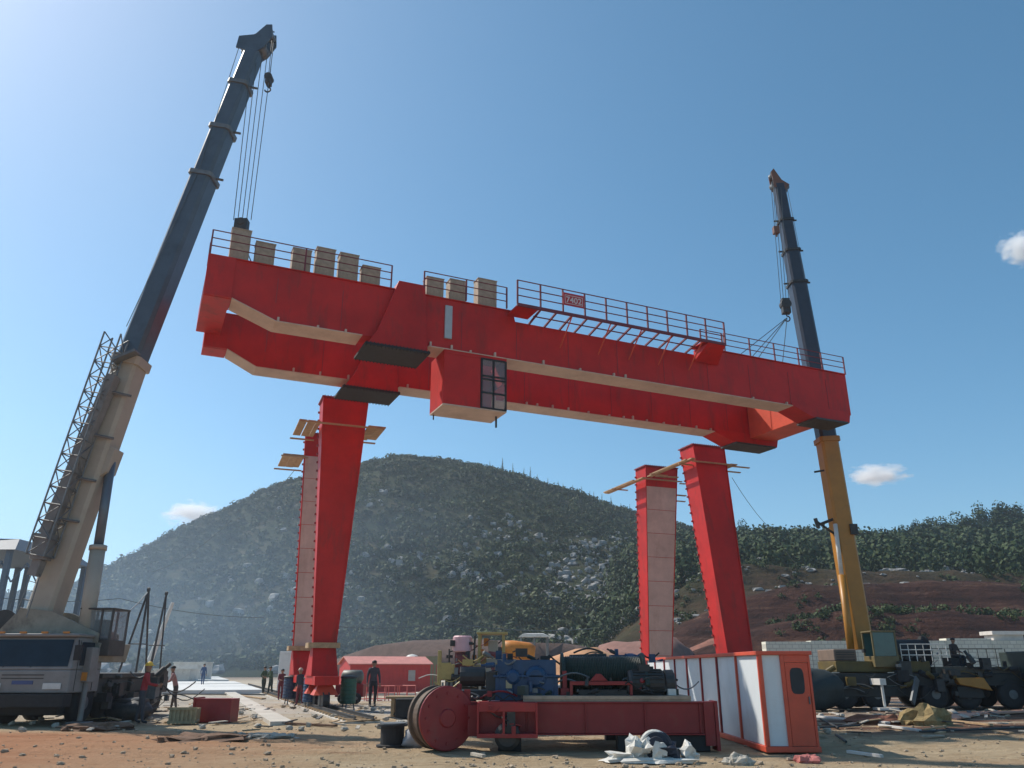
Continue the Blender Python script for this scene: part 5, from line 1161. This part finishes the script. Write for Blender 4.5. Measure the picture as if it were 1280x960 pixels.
lump(1100, 903, .9, 'low reddish rubble left of the yellow-brown heap', 5, mat('red_clods', (.2, .08, .05), .95, .3, 6), hz=.3)
lump(925, 955, .22, 'small pale broken lump in front of the white cabin', 6, PAL, hz=.8)
lump(1012, 952, .2, 'small pink-red crumbled scrap at the corner of the white cabin', 7, mat('pink_scrap', (.5, .16, .14), .8), hz=.6)
lump(520, 905, .5, 'scattered pale scraps between the bench and the red drum', 9, PAL, hz=.25)
# planks and rods
PK = [((205, 905), (290, 901), .12, WOOD, 'dark plank lying left to right before the red box'), ((345, 905), (420, 909), .14, MUD, 'muddy plank by the end of the crane rail'), ((300, 870), (330, 874), .25, WOOD, 'thick board along the edge of the concrete slab'), ((205, 868), (335, 869), .35, DARK, 'long dark beam along the front of the concrete slabs'), ((240, 893), (330, 886), .1, WOOD, 'thin pale plank behind the red box'), ((1020, 897), (1110, 905), .2, WHITE, 'pale board lying right of the white cabin'), ((1100, 908), (1150, 915), .12, WHITE, 'short pale board before the yellow crane'), ((1180, 900), (1216, 893), .8, mat('pinkish_board', (.5, .26, .18), .8), 'wide pinkish board under the yellow crane deck'), ((1225, 893), (1290, 890), .8, mat('pinkish_board', (.5, .26, .18)), 'long pinkish board at the right picture edge'), ((1060, 942), (1103, 948), .07, WHITE, 'short white bar lying in the dark shadow at right'), ((590, 945), (605, 948), .08, PAL, 'small pale chip before the big drum flange'), ((395, 885), (470, 899), .08, WOOD, 'narrow plank leaning along the rail end'), ((1150, 898), (1240, 908), .1, WOOD, 'thin timber lying under the yellow crane')]
for (a, b, w_, m_, lab) in PK:
    p, q = gnd(*a), gnd(*b); mb = MB(); mid = (p + q) / 2; mb.beam(p - mid, q - mid, w_, .06); single('plank', mb, m_, lab, 'plank', 'boards strewn over the yard', bev=.006, loc=(mid.x, mid.y, .04))
for (a, b, lab) in [((1025, 900), (1048, 912), 'thin dark rod lying across the pale board'), ((1020, 912), (1075, 909), 'dark rod lying parallel to the pale board'), ((1045, 921), (1058, 930), 'short dark rod slanting in the sunlit strip'), ((1150, 917), (1280, 912), 'long thin rod on the ground at right')]:
    p, q = gnd(*a), gnd(*b); mb = MB(); mid = (p + q) / 2; mb.tube(p - mid, q - mid, .03, n=6); single('steel_rod', mb, DARK, lab, 'rod', 'rods lying on the ground', loc=(mid.x, mid.y, .05))
# gravel and clods as ground cover
mb = MB(); rnd = random.Random(21)
for k in range(1700):
    y = 15.5 + 28 * rnd.random() ** 1.6; x = (rnd.random() * 1.32 - .66) * y * 1.0
    if abs(x - 1.6) < 3.4 and 18.5 < y < 22: continue
    s = (.010 + .035 * rnd.random() ** 5) * (1 + .04 * y)
    mb.blob((x, y, ground_h(x, y) + s * .3), (s, s * .8, s * .6), k, .5, 4, 6)
setting('gravel', mb, mat('mixed_gravel', (.36, .28, .20), .95, .35, 1.3), kind='stuff')


# ------------------------------------------------------------------ fittings that crowd the machinery
def clutter(parent, x0, x1, y0, y1, z0, z1, n, mats, seed, sz=.16):
    r_ = random.Random(seed)
    for k in range(n):
        mb = MB(); x, y, z = r_.uniform(x0, x1), r_.uniform(y0, y1), r_.uniform(z0, z1); q = r_.random(); s1 = sz * r_.uniform(.4, 1.3)
        if q < .35:
            mb.box((x, y, z), (s1 * r_.uniform(.5, 1.6), s1, s1 * r_.uniform(.5, 1.8))); mb.box((x, y - s1 * .5 - .012, z), (s1 * .35, .02, s1 * .35)); nm_ = 'fitting'
        elif q < .6:
            a = Vector((x, y, z)); d = Vector((r_.uniform(-1, 1), .2, r_.uniform(-.6, .6))).normalized(); mb.lathe(a, a + d * s1 * 2.2, [(0, s1 * .3), (.02, s1 * .42), (s1 * 1.4, s1 * .42), (s1 * 1.45, s1 * .22), (s1 * 2.2, s1 * .22)], 10); nm_ = 'coupling'
        else:
            L_ = s1 * r_.uniform(2.5, 6); d = r_.choice((-1, 1)); sg_ = r_.choice((-.5, 1)); P_ = [Vector((x + d * L_ * t_, y + .05 * math.sin(5 * t_ + k), z - L_ * .28 * math.sin(math.pi * t_) * sg_)) for t_ in [i / 7 for i in range(8)]]; mb.path(P_, .012 + .012 * r_.random(), 5); nm_ = 'hose'
        part(nm_, mb, r_.choice(mats), parent, world=True)
clutter(HT, -.55, 1.1, 19.25, 19.5, 1.0, 1.9, 16, [DARK, BLUE, DGREEN, STEEL], 1, .13)
clutter(HT, 1.2, 3.8, 19.0, 19.5, 1.12, 1.45, 22, [DARK, DRED, DGREEN, DARK, STEEL], 2, .12)
clutter(HT, -.4, 3.6, 19.9, 20.6, 1.85, 2.05, 18, [DARK, DGREEN, BLUE, DARK], 3, .15)
clutter(HT, -1.2, -.5, 19.1, 20.0, .95, 1.4, 10, [DARK, STEEL, DRED, YEL2], 4, .13)
clutter(HT, -.6, .5, 18.5, 18.88, .4, .95, 10, [DARK, DRED, BLACK], 5, .10)
clutter(YM, -2.5, -.3, 28.9, 29.4, 1.0, 2.2, 34, [YEL2, YEL2, STEEL, DARK, WHITE, MATS['maroon_engine'], BOOM2], 6, .2)
clutter(YM, -2.3, .3, 29.4, 30.4, 2.0, 2.75, 14, [YEL2, DARK, ORANGE, MATS['maroon_engine']], 7, .2)
clutter(LC, -13.6, -13.3, 28.2, 33.4, .5, 1.6, 26, [DARK, BLACK, STEEL, MATS['darkened_cream']], 8, .3)
clutter(LC, -17.0, -13.7, 27.0, 27.3, 1.9, 2.7, 12, [DARK, BOOM2, MATS['murky_cream'], STEEL], 9, .2)
clutter(RC, 13.6, 19.0, 36.3, 36.6, .6, 1.9, 30, [DARK, BLACK, DARK, STEEL, MATS['olive_yellow']], 10, .3)
clutter(RC, 18.6, 23.0, 36.4, 36.9, 1.3, 2.0, 30, [DARK, BLACK, DARK, BLACK, MATS['olive_yellow']], 11, .24)
clutter(RC, 15.2, 18.8, 36.8, 37.2, 2.0, 2.4, 12, [DARK, BLACK, MATS['olive_yellow'], STEEL], 12, .22)
# loose site scrap lying about in small pieces
r_ = random.Random(31)
SCRAP = [('wood_offcut', WOOD), ('steel_offcut', DARK), ('plastic_scrap', PAL), ('stone', PAL)]
mb_by = {k: MB() for k, _ in SCRAP}
for k in range(420):
    if r_.random() < .5: x, y = r_.uniform(-16, 0), r_.uniform(24, 40)
    else: x, y = r_.uniform(5, 24), r_.uniform(22, 35)
    if abs(x - 5.9) < .9 and y > 18: continue
    nm_, _m = SCRAP[int(r_.random() * 4)]; L_ = r_.uniform(.1, .8) if nm_ != 'stone' else .2; a = r_.uniform(0, 3.14)
    if nm_ == 'stone': mb_by[nm_].blob((x, y, .05), (.12, .1, .08), k, .4, 4, 6)
    else: mb_by[nm_].beam((x, y, .04 + .05 * r_.random()), (x + L_ * math.cos(a), y + L_ * math.sin(a), .04 + .1 * r_.random()), r_.uniform(.04, .2), .03)
for (nm_, m_) in SCRAP: setting('scattered_' + nm_ + 's', mb_by[nm_], m_, kind='stuff')

# ------------------------------------------------------------------ people
def person(label, loc, rz, joints, shirt, trouser, helmet=None, hair=True, scale=1.0, group='site workers'):
    t = thing('person', label, 'person', loc, rz, group); t.scale = (scale,) * 3
    J = joints
    # name: (pos, radius)
    vs = [('pel', .14), ('wst', .125), ('chs', .16), ('nkb', .085), ('nk', .052), ('hd0', .075), ('hd1', .098), ('hd2', .085),
          ('shl', .075), ('ell', .048), ('wrl', .032), ('hal', .038), ('shr', .075), ('elr', .048), ('wrr', .032), ('har', .038),
          ('hpl', .105), ('knl', .07), ('anl', .048), ('tol', .04), ('hpr', .105), ('knr', .07), ('anr', .048), ('tor', .04)]
    idx = {n: i for i, (n, _) in enumerate(vs)}
    ed = [('pel', 'wst'), ('wst', 'chs'), ('chs', 'nkb'), ('nkb', 'nk'), ('nk', 'hd0'), ('hd0', 'hd1'), ('hd1', 'hd2'), ('chs', 'shl'), ('shl', 'ell'), ('ell', 'wrl'), ('wrl', 'hal'), ('chs', 'shr'), ('shr', 'elr'), ('elr', 'wrr'), ('wrr', 'har'),
          ('pel', 'hpl'), ('hpl', 'knl'), ('knl', 'anl'), ('anl', 'tol'), ('pel', 'hpr'), ('hpr', 'knr'), ('knr', 'anr'), ('anr', 'tor')]
    me = bpy.data.meshes.new('body'); me.from_pydata([J[n] for n, _ in vs], [(idx[a], idx[b]) for a, b in ed], [])
    o = bpy.data.objects.new('tmpbody', me); COL.objects.link(o); sk = o.modifiers.new('skin', 'SKIN'); sk.use_smooth_shade = True
    for i, (n, r) in enumerate(vs): me.skin_vertices[0].data[i].radius = (r, r * (.8 if n in ('chs', 'wst', 'pel') else 1)); me.skin_vertices[0].data[i].use_root = (n == 'pel')
    ss = o.modifiers.new('sub', 'SUBSURF'); ss.levels = ss.render_levels = 2
    bpy.context.view_layer.update()
    nm = bpy.data.meshes.new_from_object(o.evaluated_get(bpy.context.evaluated_depsgraph_get())); bpy.data.objects.remove(o); nm.name = 'body'
    nm.materials.clear()
    for m_ in (shirt, trouser, SKIN, BLACK): nm.materials.append(m_)
    hands = [Vector(J['wrl']), Vector(J['wrr'])]; hip = J['pel'][2] + .02; nk = J['nk'][2]
    hl = {n: Vector(J[n]) for n in ('hal', 'har', 'tol', 'tor', 'anl', 'anr', 'nk')}
    for p in nm.polygons:
        c = p.center; mi = 0
        if c.z < hip and min((c - Vector(J['ell'])).length, (c - Vector(J['elr'])).length, (c - hands[0]).length, (c - hands[1]).length) > .16: mi = 1
        if c.z > nk - .02 and (c - hl['nk']).length < .4 and c.z > J['nkb'][2] + .03: mi = 2
        if min((c - hl['hal']).length, (c - hl['har']).length) < .07: mi = 2
        if c.z < J['anl'][2] + .0 and (c - hl['anl']).length < .3 or c.z < J['anr'][2] and (c - hl['anr']).length < .3: mi = 3
        p.material_index = mi; p.use_smooth = True
    # fingers, nose and ears joined into the same body mesh
    import bmesh
    bmx = bmesh.new(); bmx.from_mesh(nm); fm = MB()
    for w_, h_, sgn in (('wrl', 'hal', 1), ('wrr', 'har', -1)):
        a, b = Vector(J[w_]), Vector(J[h_]); d, S, U = fm.frame(a, b, (0, 1, .2))
        for k, L_ in enumerate((.065, .08, .085, .07)):
            p = b + d * .015 + S * ((k - 1.5) * .02); q = p + d * L_ * .55; fm.tube(p, q, .0095, .009, 6); fm.tube(q, q + (d + U * .6).normalized() * L_ * .5, .009, .007, 6)
        p = b - d * .02 + S * (.03 * sgn); q = p + (d + S * .8 * sgn).normalized() * .045; fm.tube(p, q, .011, .01, 6); fm.tube(q, q + (d + U * .4).normalized() * .03, .01, .008, 6)
    h1 = Vector(J['hd1']); fd = Vector((0, -1, 0))
    fm.hexa([h1 + Vector((-.016, -.09, -.03)), h1 + Vector((.016, -.09, -.03)), h1 + Vector((.016, -.07, -.03)), h1 + Vector((-.016, -.07, -.03))][::1], [h1 + Vector((-.008, -.095, .015)), h1 + Vector((.008, -.095, .015)), h1 + Vector((.008, -.07, .015)), h1 + Vector((-.008, -.07, .015))])
    fm.add([], [])
    for v in [(-.1, 0), (.1, 0)]: fm.blob(h1 + Vector((v[0], .0, -.01)), (.015, .025, .035), 1, .1, 4, 6)
    o_ = len(bmx.verts)
    vv = [bmx.verts.new(v) for v in fm.v]
    for f in fm.f:
        try: nf = bmx.faces.new([vv[i] for i in f]); nf.material_index = 2
        except ValueError: pass
    bmx.to_mesh(nm); bmx.free()
    bo = bpy.data.objects.new('body', nm); COL.objects.link(bo); bo.parent = t
    if helmet:
        mb = MB(); c = h1 + Vector((0, 0, .045)); mb.lathe(c, c + Vector((0, 0, .2)), [(0, .135), (.012, .135), (.014, .118), (.06, .112), (.10, .085), (.125, .045), (.132, .01)], 20)
        mb.box(c + Vector((0, -.13, .005)), (.16, .08, .012)); part('helmet', mb, helmet, t, smooth=False)
    elif hair:
        mb = MB(); mb.blob(h1 + Vector((0, .015, .045)), (.105, .112, .085), 3, .1, 8, 14, flat=-.02); part('hair', mb, mat('black_hair', (.015, .012, .01), .6), t, smooth=True)
    for sx_ in (-.035, .035):
        mb = MB(); mb.blob(h1 + Vector((sx_, -.088, .012)), (.012, .008, .008), 1, 0, 4, 8); part('eye', mb, BLACK, t)
    return t
def stand(arm='down', step=.12, lean=0.0):
    J = dict(pel=(0, 0, .95), wst=(0, -lean * .3, 1.1), chs=(0, -lean * .7, 1.32), nkb=(0, -lean, 1.46), nk=(0, -lean, 1.51), hd0=(0, -lean - .01, 1.56), hd1=(0, -lean - .015, 1.63), hd2=(0, -lean, 1.70),
             shl=(-.17, -lean * .8, 1.41), shr=(.17, -lean * .8, 1.41), hpl=(-.1, 0, .88), hpr=(.1, 0, .88), knl=(-.11, -step * .6, .49), knr=(.11, step * .2, .49), anl=(-.11, -step, .08), anr=(.11, step, .1), tol=(-.12, -step - .15, .04), tor=(.12, step - .14, .04))
    if arm == 'down': J.update(ell=(-.24, .03, 1.14), wrl=(-.25, -.06, .90), hal=(-.25, -.09, .84), elr=(.24, .05, 1.14), wrr=(.26, -.02, .89), har=(.26, -.05, .83))
    elif arm == 'fwd': J.update(ell=(-.23, -.08 - lean, 1.15), wrl=(-.16, -.33 - lean, 1.12), hal=(-.14, -.40 - lean, 1.12), elr=(.24, -.06 - lean, 1.15), wrr=(.18, -.30 - lean, 1.08), har=(.17, -.37 - lean, 1.07))
    else: J.update(ell=(-.26, .05, 1.16), wrl=(-.17, -.12, 1.0), hal=(-.12, -.16, 1.02), elr=(.26, .05, 1.16), wrr=(.2, -.2, 1.2), har=(.18, -.25, 1.24))
    return J
sit = dict(pel=(0, 0, .5), wst=(0, .0, .65), chs=(0, -.04, .88), nkb=(0, -.06, 1.02), nk=(0, -.07, 1.07), hd0=(0, -.08, 1.12), hd1=(0, -.09, 1.19), hd2=(0, -.08, 1.26), shl=(-.17, -.04, .97), shr=(.17, -.04, .97),
           ell=(-.25, -.08, .72), wrl=(-.14, -.3, .68), hal=(-.12, -.36, .66), elr=(.25, -.08, .72), wrr=(.15, -.3, .66), har=(.13, -.36, .64), hpl=(-.1, -.05, .48), hpr=(.1, -.05, .48), knl=(-.13, -.45, .5), knr=(.13, -.45, .48), anl=(-.13, -.42, .1), anr=(.13, -.45, .08), tol=(-.13, -.57, .04), tor=(.13, -.6, .04))
CL = lambda n, c: mat(n, c, .85, .15, 8)
p = gnd(173, 905)
person('worker in red jacket and yellow helmet standing beside the left crane', (p.x, p.y, 0), R(110), stand('fwd', .1, .06), CL('red_jacket', (.34, .03, .035)), CL('grey_trousers', (.05, .05, .06)), helmet=mat('yellow_helmet', (.75, .45, .04), .35), scale=1.04)
p = gnd(465, 884)
person('worker in dark clothes walking in front of the red shed', (p.x, p.y, 0), R(15), stand('down', .2), CL('charcoal_shirt', (.06, .055, .065)), CL('black_trousers', (.02, .02, .025)), scale=1.14)
person('worker in pinkish shirt bending over gear behind the yellow sack', (at(220, 860, 36).x, 36, 0), R(-70), stand('fwd', .1, .2), CL('pinkish_shirt', (.36, .18, .16)), CL('brown_trousers', (.08, .06, .05)))
person('distant worker in blue standing on the pale concrete slabs', (at(254, 845, 76).x, 76, .24), R(40), stand('down', .1), CL('blue_overalls', (.05, .09, .18)), CL('blue_overalls', (.05, .09, .18)))
person('worker in dark green at left of the pair by the track', (at(330, 850, 58).x, 58, 0), R(60), stand('up', .1), CL('dark_green_jacket', (.05, .08, .04)), CL('dark_green_trousers', (.03, .04, .03)))
person('worker in dark green at right of the pair by the track', (at(339, 850, 56).x, 56, 0), R(-50), stand('fwd', .1, .1), CL('dark_green_jacket', (.05, .08, .04)), CL('dark_green_trousers', (.03, .04, .03)))
for px_, Yp, rz_, arm_, sc_, lab_ in ((350, 47, 30, 'fwd', .92, 'small worker in maroon at the far end of the group beside the left legs'), (375, 40.2, -20, 'down', .93, 'worker with dark top and maroon trousers between the blue and navy drums'), (402, 37.3, 60, 'fwd', .9, 'worker in maroon stooping between the blue and dark green drums')):
    person(lab_, (at(px_, 870, Yp).x, Yp, 0), R(rz_), stand(arm_, .1, .1), CL('dark_top', (.035, .035, .05)) if arm_ == 'down' else CL('maroon_jacket', (.12, .02, .03)), CL('maroon_trousers', (.15, .025, .035)), helmet=mat('pale_helmet', (.4, .32, .25), .4) if arm_ == 'down' else None, scale=sc_)
mb = MB(); mb.bb(19.45, 20.05, 37.5, 38.2, 1.725, 2.1); single('seat_box', mb, DARK, 'dark box used as a seat on the deck of the yellow crane', 'box')
person('worker in dark jacket sitting up on the deck of the yellow crane', (19.75, 37.75, 1.70), R(20), sit, CL('dark_brown_jacket', (.05, .035, .03)), CL('black_trousers', (.02, .02, .025)), scale=.95)

# ------------------------------------------------------------------ clouds (real volumes far beyond the haze)
def cloud(px0, px1, py0, py1, Yd, lab, seed):
    a, b = at(px0, py0, Yd), at(px1, py1, Yd); c = (a + b) / 2; rx, rz_ = abs(b.x - a.x) / 2, abs(a.z - b.z) / 2
    m = bpy.data.materials.new('cloud_vapour'); m.use_nodes = True; t = m.node_tree; t.nodes.remove(t.nodes['Principled BSDF'])
    v = t.nodes.new('ShaderNodeVolumePrincipled'); v.inputs['Color'].default_value = (1, 1, 1, 1); v.inputs['Anisotropy'].default_value = .3
    tc = t.nodes.new('ShaderNodeTexCoord'); n = t.nodes.new('ShaderNodeTexNoise'); n.inputs['Scale'].default_value = 2.2; n.inputs['Detail'].default_value = 5
    ln = t.nodes.new('ShaderNodeVectorMath'); ln.operation = 'LENGTH'
    mp = t.nodes.new('ShaderNodeMapping'); mp.inputs['Location'].default_value = (seed * 3.1, seed, 0)
    t.links.new(tc.outputs['Object'], mp.inputs[0]); t.links.new(mp.outputs[0], n.inputs['Vector']); t.links.new(tc.outputs['Object'], ln.inputs[0])
    s1 = t.nodes.new('ShaderNodeMath'); s1.operation = 'MULTIPLY_ADD'; t.links.new(n.outputs[0], s1.inputs[0]); s1.inputs[1].default_value = 1.9; s1.inputs[2].default_value = -.35
    s2 = t.nodes.new('ShaderNodeMath'); s2.operation = 'SUBTRACT'; t.links.new(s1.outputs[0], s2.inputs[0]); t.links.new(ln.outputs['Value'], s2.inputs[1])
    s3 = t.nodes.new('ShaderNodeMath'); s3.operation = 'MULTIPLY'; s3.inputs[1].default_value = .10; s3.use_clamp = True; t.links.new(s2.outputs[0], s3.inputs[0])
    t.links.new(s3.outputs[0], v.inputs['Density']); t.links.new(v.outputs[0], t.nodes['Material Output'].inputs['Volume'])
    mb = MB(); mb.blob((0, 0, 0), (1, 1, 1), seed, .02, 14, 24)
    o = single('cloud', mb, m, lab, 'cloud', 'small white clouds', loc=c); o.scale = (rx, rx * .8, rz_)
cloud(195, 290, 622, 662, 3000, 'small white cloud low behind the left flank of the hill', 1)
cloud(1035, 1150, 578, 612, 3000, 'flat white cloud just right of the yellow boom', 2)
cloud(1235, 1330, 280, 340, 3000, 'white cloud at the right picture edge high in the sky', 3)

# ------------------------------------------------------------------ smoke drifting low at the left foot of the hill
sm = bpy.data.materials.new('blue_smoke'); sm.use_nodes = True; t = sm.node_tree; t.nodes.remove(t.nodes['Principled BSDF'])
v = t.nodes.new('ShaderNodeVolumePrincipled'); v.inputs['Color'].default_value = (.55, .74, .95, 1); v.inputs['Anisotropy'].default_value = .2
tc = t.nodes.new('ShaderNodeTexCoord'); ln = t.nodes.new('ShaderNodeVectorMath'); ln.operation = 'LENGTH'; t.links.new(tc.outputs['Object'], ln.inputs[0])
n = t.nodes.new('ShaderNodeTexNoise'); n.inputs['Scale'].default_value = 2.0; n.inputs['Detail'].default_value = 4; t.links.new(tc.outputs['Object'], n.inputs['Vector'])
s0 = t.nodes.new('ShaderNodeMath'); s0.operation = 'MULTIPLY_ADD'; t.links.new(n.outputs[0], s0.inputs[0]); s0.inputs[1].default_value = .8; t.links.new(ln.outputs['Value'], s0.inputs[2])
s1 = t.nodes.new('ShaderNodeMapRange'); s1.inputs[1].default_value = 1.25; s1.inputs[2].default_value = .45; s1.inputs[3].default_value = 0; s1.inputs[4].default_value = .0085
t.links.new(s0.outputs[0], s1.inputs[0]); t.links.new(s1.outputs[0], v.inputs['Density'])
t.links.new(v.outputs[0], t.nodes['Material Output'].inputs['Volume'])
mb = MB(); mb.blob((0, 0, 0), (1, 1, 1), 3, .02, 12, 20); o = setting('smoke', mb, sm, kind='stuff'); o.location = (-85, 150, 12); o.scale = (110, 45, 40)
# ------------------------------------------------------------------ haze
mb = MB(); mb.bb(-520, 420, -20, 640, -1.1, 130)
hm = bpy.data.materials.new('site_haze'); hm.use_nodes = True; t = hm.node_tree; t.nodes.remove(t.nodes['Principled BSDF'])
v = t.nodes.new('ShaderNodeVolumePrincipled'); v.inputs['Color'].default_value = (.76, .87, 1.0, 1); v.inputs['Density'].default_value = .00036; v.inputs['Anisotropy'].default_value = .45
t.links.new(v.outputs[0], t.nodes['Material Output'].inputs['Volume'])
setting('haze', mb, hm, kind='stuff')
